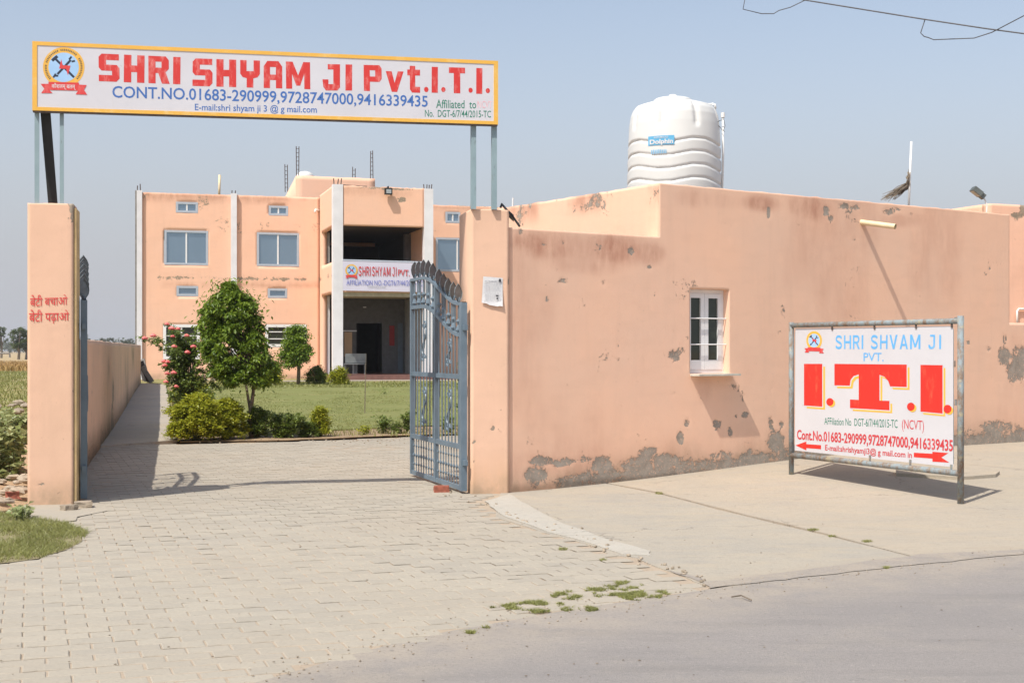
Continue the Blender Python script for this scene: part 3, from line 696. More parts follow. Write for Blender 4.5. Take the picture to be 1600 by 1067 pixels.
GT = {'Y': (.8, [(.4,0),(.6,0),(.6,.42),(1,1),(.77,1),(.5,.58),(.23,1),(0,1),(.4,.42)], []),
 'S': (.8, _S(), []), 'H': (.8, [(0,0),(.2,0),(.2,.42),(.8,.42),(.8,0),(1,0),(1,1),(.8,1),(.8,.58),(.2,.58),(.2,1),(0,1)], []), 'I': (.17, [(0,0),(1,0),(1,1),(0,1)], []),
 'R': (.75, [(0,0),(.21,0),(.21,.4),(.45,.4),(.76,0),(1.02,0),(.70,.42),(.88,.5),(.97,.64),(.97,.78),(.88,.92),(.7,1),(0,1)], [[(.21,.54),(.64,.54),(.76,.62),(.77,.74),(.68,.85),(.21,.85)]]),
 'V': (.85, [(.4,0),(.6,0),(1,1),(.78,1),(.5,.27),(.22,1),(0,1)], []), 'A': (.85, [(0,0),(.21,0),(.29,.22),(.71,.22),(.79,0),(1,0),(.6,1),(.4,1)], [[(.34,.36),(.66,.36),(.5,.8)]]),
 'M': (1.05, [(0,0),(.18,0),(.18,.7),(.42,.12),(.58,.12),(.82,.7),(.82,0),(1,0),(1,1),(.8,1),(.5,.33),(.2,1),(0,1)], []),
 'J': (.62, [(0,.3),(.0,.16),(.16,.03),(.4,0),(.72,.03),(.95,.14),(1,.3),(1,1),(.25,1),(.25,.87),(.75,.87),(.75,.3),(.68,.18),(.5,.145),(.32,.18),(.26,.3)], []), ' ': (.3, None, None)}
def thin_text(pl, s_, q, off, m, parent, gap=.22):
    global GL
    keep = GL; GL = GT; block_text(pl, s_, q, off, m, parent, gap); GL = keep
def block_text(pl, s_, q, off, m, parent, gap=.2):
    tot = sum(GL[c][0] + gap for c in s_) - gap; x = 0
    for ch in s_:
        wd, outer, holes = GL[ch]; b = MB(); sk = random.uniform(-.02, .02)
        b.flat(lambda X, Y, Z: (x + X*wd + sk*Y, Y, 0), outer, holes)
        to_quad(pl, np.array([v[:2] for v in b.v]), b.f, q, off, m, parent, 'letter', box=((0, 0), (tot, 1))); x += wd + gap
def pxpoly(pl, pts, off, m, parent, name, holes=()):
    c = lambda l: [pl.uz(*p) for p in l]; b = MB()
    b.flat(lambda a, z, t_: pl.p(a, z, off + t_), c(pts), [c(h) for h in holes], .0)
    return b.build(name, m, parent)
def emblem(pl, cx, cy, rx, ry, k, off, parent, detail=True):
    """round badge with crossed hammer and spanner, a lightning bolt and a ribbon; k = ribbon half width px"""
    def circ(r, n=40): return [(cx + rx*r*math.cos(2*math.pi*i/n), cy + ry*r*math.sin(2*math.pi*i/n)) for i in range(n)]
    e = pxpoly(pl, circ(1.0), off, M['yellow'], parent, 'emblem_ring')
    pxpoly(pl, circ(.73), off + .0004, M['palesky'], e, 'emblem_disc')
    def seg(x0, y0, x1, y1, w_):
        d = Vector((x1-x0, y1-y0)).normalized(); n_ = Vector((-d.y, d.x))*w_/2
        return [(cx + rx*(x0+n_.x), cy + ry*(y0+n_.y)), (cx + rx*(x1+n_.x), cy + ry*(y1+n_.y)), (cx + rx*(x1-n_.x), cy + ry*(y1-n_.y)), (cx + rx*(x0-n_.x), cy + ry*(y0-n_.y))]
    b = MB()
    def put(poly, dz): b.flat(lambda a, z, t_: pl.p(a, z, off + dz*.16), [pl.uz(*p) for p in poly])
    put(seg(-.38, -.40, .50, .50, .11), .003); put(seg(-.56, -.33, -.30, -.55, .15), .0045)
    put(seg(.34, -.36, -.30, .34, .11), .006)
    for sx_, sy_, dx_, dy_ in ((.34, -.36, 1, -1), (-.30, .34, -1, 1)):
        put(seg(sx_ - .08, sy_ - .02, sx_ - .08 + dx_*.12 - .0, sy_ + dy_*.17, .09), .0075); put(seg(sx_ + .04, sy_ + .08, sx_ + .04 + dx_*.16, sy_ + dy_*.02 + .06, .09), .009)
    b.build('crossed_tools', M['navy'], e)
    z = [(-.12,-.40),(-.05,-.10),(.33,-.08),(.20,.40),(.12,.08),(-.22,.06)]
    pxpoly(pl, [(cx + rx*a, cy + ry*c_) for a, c_ in z], off + .0018, M['signred'], e, 'lightning_bolt')
    yb = cy + ry*.72
    h_ = ry*.40
    rib = [(cx-k, yb+h_*.25), (cx-k*.66, yb+h_*.25), (cx-k*.66, yb), (cx+k*.66, yb+h_*.1), (cx+k*.66, yb+h_*.35), (cx+k, yb+h_*.4), (cx+k*.88, yb+h_*1.0), (cx+k*1.02, yb+h_*1.6),
           (cx+k*.52, yb+h_*1.55), (cx+k*.62, yb+h_*1.1), (cx-k*.62, yb+h_*1.0), (cx-k*.48, yb+h_*1.4), (cx-k*.98, yb+h_*1.4), (cx-k*.84, yb+h_*.85)]
    pxpoly(pl, rib, off + .0021, M['signred'], e, 'ribbon')
    if detail:
        text(pl, "कौशलम् बलम्", (cx-k*.52, cx+k*.52, yb+h_*.12, yb+h_*.95, yb+h_*.2, yb+h_*1.05), off + .0025, M['paper'], e, .008)
        dots = MB()
        for i in range(46):
            t_ = math.radians(140 + 260*i/45)
            if i in (9, 20, 31, 32): continue
            c0 = (cx + rx*.86*math.cos(t_), cy + ry*.86*math.sin(t_)); ta = (-math.sin(t_), math.cos(t_)); ra = (math.cos(t_), math.sin(t_)); a_, b_ = .022, .05
            put2 = [(c0[0] + rx*(ta[0]*i1*a_ + ra[0]*i2*b_), c0[1] + ry*(ta[1]*i1*a_ + ra[1]*i2*b_)) for i1, i2 in ((-1,-1),(1,-1),(1,1),(-1,1))]
            dots.flat(lambda a, z_, q_: pl.p(a, z_, off + .0004), [pl.uz(*p) for p in put2])
        stuff(dots.build('ring_lettering', M['navy'], e))
    return e

# ================================================================== gate pillars
GA = math.atan2(1.1, 4.785)
SP = Plane((52-800)*13.9/F, 13.9, GA)                    # plane of the gate sign
def solid_pillar(name, pl, xl, xr, depth, ztop, label, blb, stn, extra=None):
    u0, u1 = pl.u(xl), pl.u(xr); r = root(name, pl.p((u0+u1)/2, 0, -depth/2), label, 'pillar')
    def fn(U, Z): return blobs(pl, U, Z, blb), stn(U, Z)
    wall('front_face', pl, u0, u1, -.1, ztop, .03, depth, M['pillar'], r, fn=fn, rough_top=.008, und=.010)
    return r, u0, u1
LP = SP.shift(0.02); RP = SP.shift(-0.10)
ru_r = SP.u(795)
lp_r, lu0, lu1 = solid_pillar('gate_pillar', LP, 43, 114.5, .42, 3.125, 'peach plastered gate pillar painted with red Hindi slogan, left of the driveway',
    [(116, 330, 6, 14, 1.0), (114, 318, 8, 4, .9), (62, 757, 6, 1.5, .62), (82, 772, 4, 2, .62), (92, 771, 4, 2, .62), (80, 799, 30, 5, .85), (113, 700, 2, 8, .7), (113, 460, 1.6, 5, .7), (113, 610, 1.6, 5, .7)],
    lambda U, Z: .25 * (1 - sstep(.0, .5, Z)))
text(LP, "बेटी बचाओ", (47, 105.5, 461, 479, 460, 476), .006, M['signred'], lp_r, .006)
text(LP, "बेटी पढ़ाओ", (45.5, 108, 484, 507, 484, 504), .006, M['signred'], lp_r, .006)
# ochre, chipped strip along the inner edge
b = MB(); b.bx(LP, lu1 + .003, lu1 + .03, 0.0, 3.08, -.40, -.015); b.build('inner_edge_strip', mat('ochre_edge', (0.62, 0.45, 0.22), .8, var=.2, vscale=4, bump=.004), lp_r)
rp_r, ru0, ru1 = solid_pillar('gate_pillar', RP, 736.5, 795, .72, 3.185, 'peach plastered gate pillar with a notice pasted on it, beside the open grille leaf',
    [(770, 669, 4, 5, .8), (741, 690, 1.5, 4, .7), (741, 720, 1.5, 4, .7), (742, 745, 1.5, 3, .7), (797, 390, 1.6, 14, .7), (745, 774, 14, 4, .6), (795, 440, 1.5, 6, .6)],
    lambda U, Z: .35 * (1 - sstep(0, .6, Z)))
# notice
n_r = root('paper_notice', RP.p(RP.u(770), RP.z(770, 479), .01), 'torn white printed notice pasted on the right gate pillar', 'notice')
q = [(755, 432), (785, 434.5), (784, 479), (770, 476.5), (752, 473)]
U = [RP.uz(*p) for p in q]; b = MB(); nxp = 8; V = []
for i in range(nxp+1):
    for j in range(nxp+1):
        a, c_ = i/nxp, j/nxp
        xx = 752 + 3*c_ + (32.5 - 2*c_)*a; yy_ = (473 + 6*a + (1.5 if .3 < a < .8 else 0)) * (1-c_) + (432 + 2.5*a)*c_
        u, z = RP.uz(xx, yy_); V.append(tuple(RP.p(u, z, .008 + .018*(1-c_)**3 * (.4+a) + .004*math.sin(a*7+c_*5))))
for i in range(nxp):
    for j in range(nxp): k = i*(nxp+1)+j; b.f.append((k, k+nxp+1, k+nxp+2, k+1))
b.v = V; b.build('paper_sheet', M['paper'], n_r)
b = MB(); y_ = 439
def bar(x0, x1, y0, y1, off=.0185):
    b.flat(lambda a, z, t_: RP.p(a, z, off), [RP.uz(x0, y0), RP.uz(x1, y0), RP.uz(x1, y1), RP.uz(x0, y1)])
while y_ < 470:
    x = 755 + random.uniform(0, 3); hh = 1.6 if y_ < 441 else .55
    while x < 782:
        l = random.uniform(1.5, 5); bar(x, min(x+l, 782.5), y_, y_+hh*.75, .0145 if y_ < 455 else .026); x += l + .8
    y_ += hh + 1.2
stuff(b.build('printed_lines', M['ink'], n_r))
b = MB(); bar(779, 782.5, 436, 441, .016); bar(774, 778, 461, 463.5, .03); bar(775, 777, 465, 468, .03); stuff(b.build('printed_marks', M['inkdark'], n_r))

# ================================================================== gate sign
sg = root('gate_signboard', SP.p(2.4, 3.15, 0), 'long white and yellow painted signboard spanning the gateway on tall legs', 'sign')
u0 = SP.u(50.5); u1 = SP.u(778); zbl, zbr = SP.z(50.5, 173), SP.z(778, 195.2); ztl, ztr = SP.z(50.5, 65), SP.z(778, 95.8)
def sgz(a, t_): return (zbl + (zbr-zbl)*a) * (1-t_) + (ztl + (ztr-ztl)*a) * t_
def sb(a0, a1, t0, t1, o0, o1): 
    vs = [SP.p(u0 + (u1-u0)*a, sgz(a, t_), o) for o in (o0, o1) for t_ in (t0, t1) for a in (a0, a1)]
    return vs, [(0,2,3,1),(4,5,7,6),(0,1,5,4),(2,6,7,3),(0,4,6,2),(1,3,7,5)]
MB().add(*sb(.0095, .9905, .045, .945, -.012, .004)).build('panel', M['board'], sg)
for nm, (a0, a1, t0, t1) in {'t': (0, 1, .945, 1), 'b': (0, 1, 0, .052), 'l': (0, .0098, .052, .945), 'r': (.9902, 1, .052, .945)}.items():
    MB().add(*sb(a0, a1, t0, t1, -.03, .010)).build('border', M['yellow'], sg)
MB().add(*sb(.004, .996, .01, .045, -.055, -.031)).build('rear_rail', M['angle'], sg)
MB().add(*sb(.004, .996, .955, .99, -.055, -.031)).build('rear_rail', M['angle'], sg)
MB().add(*sb(.001, .999, -.022, -.002, -.045, .004)).build('bottom_lip', M['rebar'], sg)
def leg(x0, x1, ytop, ybot, zp, off=-.05):
    ua, ub = SP.u(x0), SP.u(x1); zt_ = SP.z(x0, ytop); b = MB(); b.bx(SP, ua, ub, zp, zt_ + .5, off - .006, off); b.bx(SP, ua, ua + .008, zp, zt_ + .5, off - .06, off - .0065)
    b.build('leg', M['angle'], sg)
leg(53, 60.5, 176, 318, 3.12); leg(92.5, 99, 176, 318, 3.12); leg(738, 745.5, 190, 328, 3.18); leg(770.5, 778, 190, 328, 3.18)
ua, ub = SP.u(61), SP.u(77); uc, ud = SP.u(71.5), SP.u(86.5); b = MB()
b.add([SP.p(ua, SP.z(61, 170), -.10), SP.p(ub, SP.z(77, 170), -.10), SP.p(ud, 3.11, -.25), SP.p(uc, 3.11, -.25), SP.p(ua, SP.z(61, 170), -.11), SP.p(ub, SP.z(77, 170), -.11), SP.p(ud, 3.11, -.26), SP.p(uc, 3.11, -.26)],
      [(0,1,2,3),(7,6,5,4),(0,4,5,1),(1,5,6,2),(2,6,7,3),(3,7,4,0)]); b.build('brace', M['flexblack'], sg)
T = .0052
block_text(SP, 'SHRI', (154.5, 281.7, 84.2, 127.3, 90, 132.4), T, M['red'], sg)
block_text(SP, 'SHYAM', (300.7, 484.8, 91.7, 134.8, 98, 140), T, M['red'], sg)
block_text(SP, 'JI', (503.7, 550, 100.7, 141.9, 101.5, 142), T, M['red'], sg, .3)
block_text(SP, 'Pvt.', (568.5, 669.5, 102, 142.5, 104, 146), T, M['red'], sg, .22)
block_text(SP, 'I.T.I.', (674.3, 765.4, 105, 145.3, 107.5, 147.5), T, M['red'], sg, .2)
text(SP, 'CONT.NO.01683-290999,9728747000,9416339435', (175.5, 668.2, 134.5, 156, 150, 170.5), T, M['blue'], sg, .012)
text(SP, 'E-mail:shri shyam ji 3 @ g mail.com', (304.5, 495, 162, 176, 166, 180), T, M['blue'], sg, .008)
text(SP, 'Affiliated  to', (681.4, 743.8, 156, 169.5, 157.5, 170), T, M['green'], sg, .004)
text(SP, 'NCVT', (746, 768.8, 158, 169, 158.5, 170), T, M['pink'], sg, .004)
text(SP, 'No.  DGT-6/7/44/2015-TC', (663.8, 767, 171.8, 183, 173.5, 184.2), T, M['green'], sg, .004)
emblem(SP, 99.6, 105.8, 32.5, 31.5, 36, T, sg)

# ================================================================== gate leaves
def leaf_z(s_, k=0.0): return 2.13 + .37*float(sstep(.05, .75, s_)) - k
def gate_leaf(hx, hy, ex, ey, label):
    L = math.hypot(ex-hx, ey-hy); d = Vector(((ex-hx)/L, (ey-hy)/L, 0)); n = Vector((d.y, -d.x, 0)); base = Vector((hx, hy, float(hgt(hx, hy))))
    g = root('gate_leaf', base, label, 'gate', None)
    Pt = lambda s_, z, o=0: base + d*(s_*L) + n*o + Vector((0, 0, z))
    def frame(name, s0, s1, w_=.05, zt_=None, z0=.03):
        b = MB(); b.box(lambda a, c, e: Pt(a, c, e), s0, s1, z0, zt_, -w_/2, w_/2); return b.build(name, M['gatepaint'], g)
    st = .05/L
    frame('hinge_stile', 0, .085/L, .07, leaf_z(0) + .01)
    frame('lock_stile', 1-st, 1, .045, leaf_z(1) + .01); frame('middle_stile', .5-st*.5, .5+st*.5, .045, leaf_z(.5) + .0)
    for z0, hh in ((.03, .05), (.49, .055), (1.28, .055)):
        for s0, s1 in ((.085/L, .5-st*.5), (.5+st*.5, 1-st)):
            b = MB(); b.box(lambda a, c, e: Pt(a, c, e), s0 + .001, s1 - .001, z0, z0+hh, -.018, .018); b.build('rail', M['gatepaint'], g)
    for k, th, dp in ((0, .035, .026), (.35, .045, .02)):
        b = MB(); ss = np.linspace(.085/L if k else 0, 1-st if k else 1, 26)
        for i in range(25):
            a0, a1 = ss[i], ss[i+1]; vs = [Pt(a, leaf_z(a, k) + t_, o) for o in (-dp, dp) for t_ in (-th/2, th/2) for a in (a0, a1)]
            b.add(vs, [(0,2,3,1),(4,5,7,6),(0,1,5,4),(2,6,7,3)])
        b.build('arched_rail', M['gatepaint'], g)
    for half in (0, 1):
        a = (.085/L + .012) if half == 0 else .5 + st*.5; c_ = .5 - st*.5 if half == 0 else 1 - st
        nb = 7
        for i in range(nb):
            s_ = a + (c_-a)*(i+.75)/(nb+.5)
            for z0, z1 in ((.54, 1.285), (1.33, leaf_z(s_, .37)), (leaf_z(s_, .33), leaf_z(s_, .0))):
                MB().tube([Pt(s_, z0), Pt(s_, z1)], .009, 5).build('bar', M['gatepaint'], g)
        for i in range(9):
            s_ = a + (c_-a)*(i+.6)/9.2; pts = [Pt(s_, .075)]; rr = [.007]
            for zk, rk in ((.15,.007),(.17,.016),(.19,.007),(.25,.007),(.28,.018),(.31,.007),(.38,.007),(.40,.015),(.42,.007),(.495,.007)): pts.append(Pt(s_, zk)); rr.append(rk)
            MB().tube(pts, rr, 5).build('bar', M['gatepaint'], g)
        for z0, z1 in ((.56, 1.26), (1.36, leaf_z((a+c_)/2, .42))):   # S scrolls between the bars
            s0 = a + (c_-a)*.52; H_ = z1-z0; pts = []
            for i in range(46):
                t_ = i/45
                if t_ < .3: ph = (1-t_/.3)*5.2; r_ = .012 + .03*(1-ph/5.2); cs, cz = .045, .2*H_; x = cs - r_*math.cos(ph) - .03; z = cz + r_*1.6*math.sin(ph)
                elif t_ > .7: ph = (t_-.7)/.3*5.2; r_ = .042 - .03*(ph/5.2); x = -.045 + r_*math.cos(ph) + .03; z = .8*H_ - r_*1.6*math.sin(ph)
                else: k = (t_-.3)/.4; x = -.027 + .054*k; x = .05*math.sin(k*math.pi*2)*.8; z = .2*H_ + .6*H_*k
                pts.append(Pt(s0 + x/L*2.3, z0 + z, .012))
            MB().tube(pts, .0115, 6).build('scroll', M['gatepaint'], g)
            b = MB(); zc = z0 + H_*.5
            b.flat(lambda x, z, t_: Pt(s0 + x/L, zc + z, .012 + t_), [(0,-.09),(.026,-.03),(.018,.02),(.03,.05),(0,.1),(-.03,.05),(-.018,.02),(-.026,-.03)], (), .005); b.build('leaf_ornament', M['gatepaint'], g)
        ns = 5
        for i in range(ns):
            s_ = a + (c_-a)*(i+.5)/ns; z = leaf_z(s_) + .075
            b = MB(); tilt = random.uniform(-.02, .02)
            b.flat(lambda x, zz, t_: Pt(s_ + (x*.62 + t_*.78 + tilt*zz*4)/L, z + zz, x*1.0 - t_*.6), [(-.010,-.06),(.012,-.06),(.05,.0),(.058,.05),(.040,.10),(.0,.155),(-.045,.10),(-.055,.05),(-.045,.0)], (), .008)
            b.build('spearhead', M['spear'], g)
            # pendant finial under the arch
            MB().tube([Pt(s_, leaf_z(s_) - .03), Pt(s_, leaf_z(s_) - .17), Pt(s_, leaf_z(s_) - .20), Pt(s_, leaf_z(s_) - .24), Pt(s_, leaf_z(s_) - .30), Pt(s_, leaf_z(s_) - .34)], [.011, .011, .032, .014, .036, .007], 7).build('finial', M['gatepaint'], g)
            for dx in (-.025, .025):
                pts = [Pt(s_ + dx/L + .02*math.cos(t_)/L, leaf_z(s_) + .045 + .024*math.sin(t_), .0) for t_ in np.linspace(0, 2*math.pi, 9)]
                MB().tube(pts, .006, 4, False).build('ring', M['gatepaint'], g)
    # bolt and latch
    MB().tube([Pt(1-st*.5, 1.30, .04), Pt(1-st*.5, 1.0, .045), Pt(1-st*.5, .86, .04)], .012, 6).build('latch_bolt', M['gatepaint'], g)
    MB().tube([Pt(.5, 1.32, .035), Pt(.5, 1.05, .04)], .012, 6).build('latch_bolt', M['gatepaint'], g)
    for z in (.35, 1.86):
        b = MB(); b.box(lambda x, c, e: Pt(x, c, e), -.07/L, .0, z-.03, z+.03, -.02, .02); b.build('hinge', M['gatepaint'], g)
    return g
gate_leaf(-.535, 15.05, -1.285, 17.2, 'blue grey iron gate leaf with spearheads, standing open beside the right pillar')
gate_leaf(-4.555, 14.30, -5.235, 16.42, 'blue grey iron gate leaf seen edge on, folded back against the left wall')

# ================================================================== left boundary wall
bw0 = G(132, 735); bw1 = G(220, 598)
bA = math.atan2(bw1.y-bw0.y, bw1.x-bw0.x)
BWP = Plane(bw0.x, bw0.y, bA)
Lb = math.hypot(bw1.x-bw0.x, bw1.y-bw0.y)
def bfn(U, Z):
    n1 = fbm(U*.45, Z*.5, 1.3); z0 = hgt(BWP.o[0] + BWP.d[0]*U, BWP.o[1] + BWP.d[1]*U)
    pe = .62*sstep(.52, .7, n1) * (1 - sstep(.5, 1.4, Z - z0)) + .5*(1 - sstep(.0, .3, Z-z0)) + .25*sstep(.6, .7, fbm(U*1.2, Z*1.2, 6))
    return pe, .8*(1 - sstep(.05, .55, Z-z0)) + .75*sstep(.55, .72, fbm(U*.35, Z*.3, 9.1)) * (1-sstep(1.2, 1.6, Z-z0))
yf = lambda U: hgt(BWP.o[0] + BWP.d[0]*U, BWP.o[1] + BWP.d[1]*U)
bwo = wall('boundary_wall', BWP, -3.55, Lb, lambda U: yf(U) - .1, lambda U: 1.745 + .05*np.clip(U/Lb, 0, 1), .12, .23, M['bwall'], None, fn=bfn, rough_top=.03, und=.02)
tag(bwo, 'long low peach boundary wall with stains running back along the path', 'wall')

# ================================================================== office building (front right)
ub_side = WP.u(1030); uR = WP.u(1577); H1 = WP.z(900, 362); H2 = WP.z(1030, 286)
ob = root('office_building', WP.p(3, 0, 0), 'single storey peach plastered building with damp peeling walls beside the gate', 'building')
wu0, wz1 = WP.uz(1078, 451); wu1, wz0 = WP.uz(1139, 583)
PEEL = [(850, 720, 22, 8, .85), (880, 722, 24, 8, .8), (915, 718, 24, 5, .62), (838, 742, 22, 12, .85), (850, 760, 40, 10, .9), (900, 748, 40, 8, .82), (940, 725, 18, 14, .9), (1018, 708, 16, 12, .95), (1040, 722, 34, 14, .95),
        (1000, 728, 40, 14, .9), (1063, 684, 7, 11, .9), (1074, 660, 6, 7, .75), (1120, 662, 9, 10, .85), (1141, 675, 5, 8, .75), (1164, 648, 7, 6, .85), (1150, 650, 3, 6, .6), (1172, 707, 6, 7, .85), (1205, 660, 5, 14, .8),
        (1212, 690, 16, 20, .95), (1221, 664, 5, 7, .8), (1190, 715, 60, 8, .9), (1130, 710, 26, 8, .62), (1052, 616, 4, 5, .6), (1054, 556, 8, 10, .62), (987, 392, 6, 7, 1.0), (813, 362, 4, 7, .9), (848, 381, 8, 3, .6), (880, 380, 3, 4, .7),
        (879, 439, 9, 4, .7), (855, 468, 3, 5, .7), (942, 442, 4, 5, .65), (1015, 417, 5, 3, .7), (1201, 331, 4, 12, .9), (1291, 330, 7, 9, .95), (1298, 342, 6, 6, .8), (1320, 322, 14, 5, .75), (1338, 324, 10, 5, .75), (1388, 331, 14, 6, .8),
        (1400, 327, 10, 3, .8), (1425, 335, 6, 3, .6), (1334, 375, 4, 3, .65), (1520, 690, 60, 10, .95), (1560, 670, 40, 14, .8), (1570, 555, 14, 14, .95), (1590, 580, 24, 18, .95), (1595, 560, 20, 22, .9), (1545, 545, 6, 5, .7), (1570, 530, 5, 10, .8),
        (1513, 535, 6, 3, .75), (1540, 665, 14, 8, .8), (1500, 680, 14, 14, .75), (1547, 419, 2.5, 2.5, .7), (1160, 618, 3, 8, .5), (1205, 610, 3, 7, .6), (1300, 700, 90, 14, .9), (1400, 690, 60, 16, .85)]
STAIN = [(870, 385, 55, 22, 1.0), (960, 390, 60, 24, 1.0), (1010, 395, 30, 18, .8), (830, 378, 30, 14, .9), (915, 410, 60, 18, .6), (1190, 318, 32, 13, .95), (1085, 310, 30, 14, .45), (1130, 314, 34, 12, .3), (1270, 325, 26, 18, .75), (1245, 322, 14, 14, .5),
         (1405, 345, 40, 10, .4), (1430, 342, 20, 10, .4), (1100, 600, 14, 26, .35), (830, 730, 60, 26, .4)]
def ofn(U, Z):
    nb = fbm(U*1.6, Z*.5, 2.2); base = float(0)
    zg = hgt(WP.o[0] + WP.d[0]*U, WP.o[1] + WP.d[1]*U)
    p_ = blobs(WP, U, Z, PEEL); p_ = np.maximum(.86*p_, .72*(1 - sstep(.0 + .08*nb, .14 + .34*nb, Z-zg)) * sstep(.3, .9, U))
    p_ = p_ + .22*sstep(.62, .72, fbm(U*2.6, Z*2.6, 7.7)) * (1 - sstep(.3, .9, p_))
    s_ = blobs(WP, U, Z, STAIN) * (.55 + .9*(fbm(U*6, Z*1.2, 5) - .25)); s_ = np.maximum(s_, .25*(1 - sstep(.1, .7, Z-zg)))
    s_ = s_ + .3*sstep(.5, .75, fbm(U*1.1, Z*.7, 12)) 
    return p_, np.clip(s_, 0, 1)
topz = lambda U: np.where(U < ub_side, H1, H2)
gz_ = lambda U: hgt(WP.o[0] + WP.d[0]*U, WP.o[1] + WP.d[1]*U) - .12
wall('front_wall', WP, 0, 13, gz_, H2, .03, .23, M['front'], ob, holes=[(wu0, wu1, wz0, wz1), (-.1, ub_side, H1, 9), (uR, 13.1, 2.02, 9)], fn=ofn, rough_top=.012)
# side wall of the tall block, running back
SA = WA + math.pi/2
sp0 = WP.p(ub_side - .0045, 0, -.007)
SWP = Plane(sp0.x, sp0.y, SA)                           # d runs backwards; normal faces the camera-left when flipped
class Flip(Plane):
    pass
SWP.n = (-math.cos(WA), -math.sin(WA))
def sfn(U, Z): 
    return .5*sstep(.6, .75, fbm(U*2, Z*2, 4)), .8*sstep(.42, .7, fbm(U*1.4, Z*2, 3)) * sstep(3.25, 3.6, Z)
wall('side_wall', SWP, 0, 3.83, -.1, H2 - .002, .06, .20, M['front'], ob, fn=sfn, rough_top=.012, und=.001)
b = MB(); b.bx(WP, ub_side + .25, uR - .02, 3.2, 3.3, -3.6, -.24); b.build('roof_slab', M['rough_cement'], ob)
b = MB(); b.bx(WP, ub_side + .0, uR - .02, 0.0, H2 - .01, -4.04, -3.84); b.build('rear_wall', M['facade'], ob)
b = MB(); b.bx(WP, uR - .25, uR - .005, 0.0, H2 - .004, -3.83, -.235); b.build('side_wall', M['facade'], ob)
# window
rec = -.10
win = MB(); fwid = .05
def wbox(bm, a0, a1, z0, z1, o0, o1): bm.bx(WP, a0, a1, z0, z1, o0, o1)
wbox(win, wu0 + .002, wu0 + .035, wz0 + .002, wz1 - .002, rec-.04, rec); wbox(win, wu1 - .035, wu1 - .002, wz0 + .002, wz1 - .002, rec-.04, rec)
wbox(win, wu0 + .0355, wu1 - .0355, wz1 - .05, wz1 - .002, rec-.04, rec); wbox(win, wu0 + .0355, wu1 - .0355, wz0 + .002, wz0 + .045, rec-.04, rec)
wf = win.build('window', M['white'], ob)
mid = (wu0 + wu1)/2
for a0, a1 in ((wu0 + .037, mid - .002), (mid + .002, wu1 - .037)):
    c_ = MB(); z0, z1 = wz0 + .047, wz1 - .052; o0, o1 = rec - .03, rec + .006
    sw = .062
    wbox(c_, a0, a0 + sw, z0, z1, o0, o1); wbox(c_, a1 - sw, a1, z0, z1, o0, o1); wbox(c_, a0 + sw + .0005, a1 - sw - .0005, z0, z0 + .12, o0, o1); wbox(c_, a0 + sw + .0005, a1 - sw - .0005, z1 - .055, z1, o0, o1)
    c_.build('casement', M['white'], wf)
    c_ = MB(); wbox(c_, a0 + sw + .001, a1 - sw - .001, z0 + .121, z1 - .056, o0 + .008, o0 + .014); c_.build('pane', M['glass_dark'], wf)
for zf in (.345, .655):
    z = wz0 + (wz1-wz0)*zf; MB().tube([WP.p(wu0 + .001, z, rec + .045), WP.p(wu1 - .001, z, rec + .045)], .008, 6).build('grille_bar', M['white'], wf)
b = MB(); sU0, sU1 = WP.u(1078), WP.u(1140); b.box(lambda a, c, e: WP.p(a, c, e), sU0 + .0, sU1 + .03, wz0 - .028, wz0 - .004, .004, .176)
b.build('sill', mat('whitish_sill_stone', (0.62, 0.60, 0.52), .8, var=.15, vscale=15), wf)
b = MB(); wbox(b, wu0 - .3, wu1 + .3, wz0 - .3, wz1 + .2, -1.2, -1.0); b.build('inner_wall', M['interior_grey'], ob)
# rain spout and its fall
ps, pz = WP.uz(1345, 346); pu2 = WP.p(ps, pz, 0)
tipd = Vector((.29, 0, 0)); nrm = Vector((WP.n[0], WP.n[1], 0))
tipp = pu2 + nrm*.47 + Vector((WP.d[0], WP.d[1], 0))*.15 + Vector((0, 0, -.10))
b = MB(); b.tube([pu2 - nrm*.06, tipp], .037, 12, False); b.tube([tipp, pu2 - nrm*.06], .031, 12, False); b.build('rain_spout', M['cream'], ob, True)
# block further back at the right
c1 = P(1546, 318, 26.5); BP2 = Plane(c1.x, c1.y, math.radians(22))
b2 = root('rear_block', c1 - Vector((0, 0, c1.z)), 'pale peach block standing behind the right end of the office wall', 'building')
b2f = lambda U, Z: (blobs(BP2, U, Z, [(1590, 338, 14, 6, .9), (1598, 330, 6, 12, .9), (1578, 465, 4, 4, .6)]), .2*sstep(.5, .7, fbm(U, Z)))
wall('wall', BP2, 0, 6, -.1, c1.z, .08, .2, M['facade'], b2, fn=b2f)
Q2 = Plane(c1.x - .0 + BP2.n[0]*-.202, c1.y + BP2.n[1]*-.202, BP2.a + math.pi/2); Q2.n = (-BP2.d[0], -BP2.d[1])
wall('side_wall', Q2, 0, 6, -.1, c1.z - .002, .12, .2, M['facade'], b2, fn=lambda U, Z: (0*U, .2 + 0*U))
pp = lambda x, y, o=.04: BP2.p(*BP2.uz(x, y), o)
b = MB(); b.tube([pp(1587, 507), pp(1587, 486), pp(1589.5, 483), pp(1612, 483)], .022, 8); b.build('pvc_pipe', M['pvc'], b2, True)

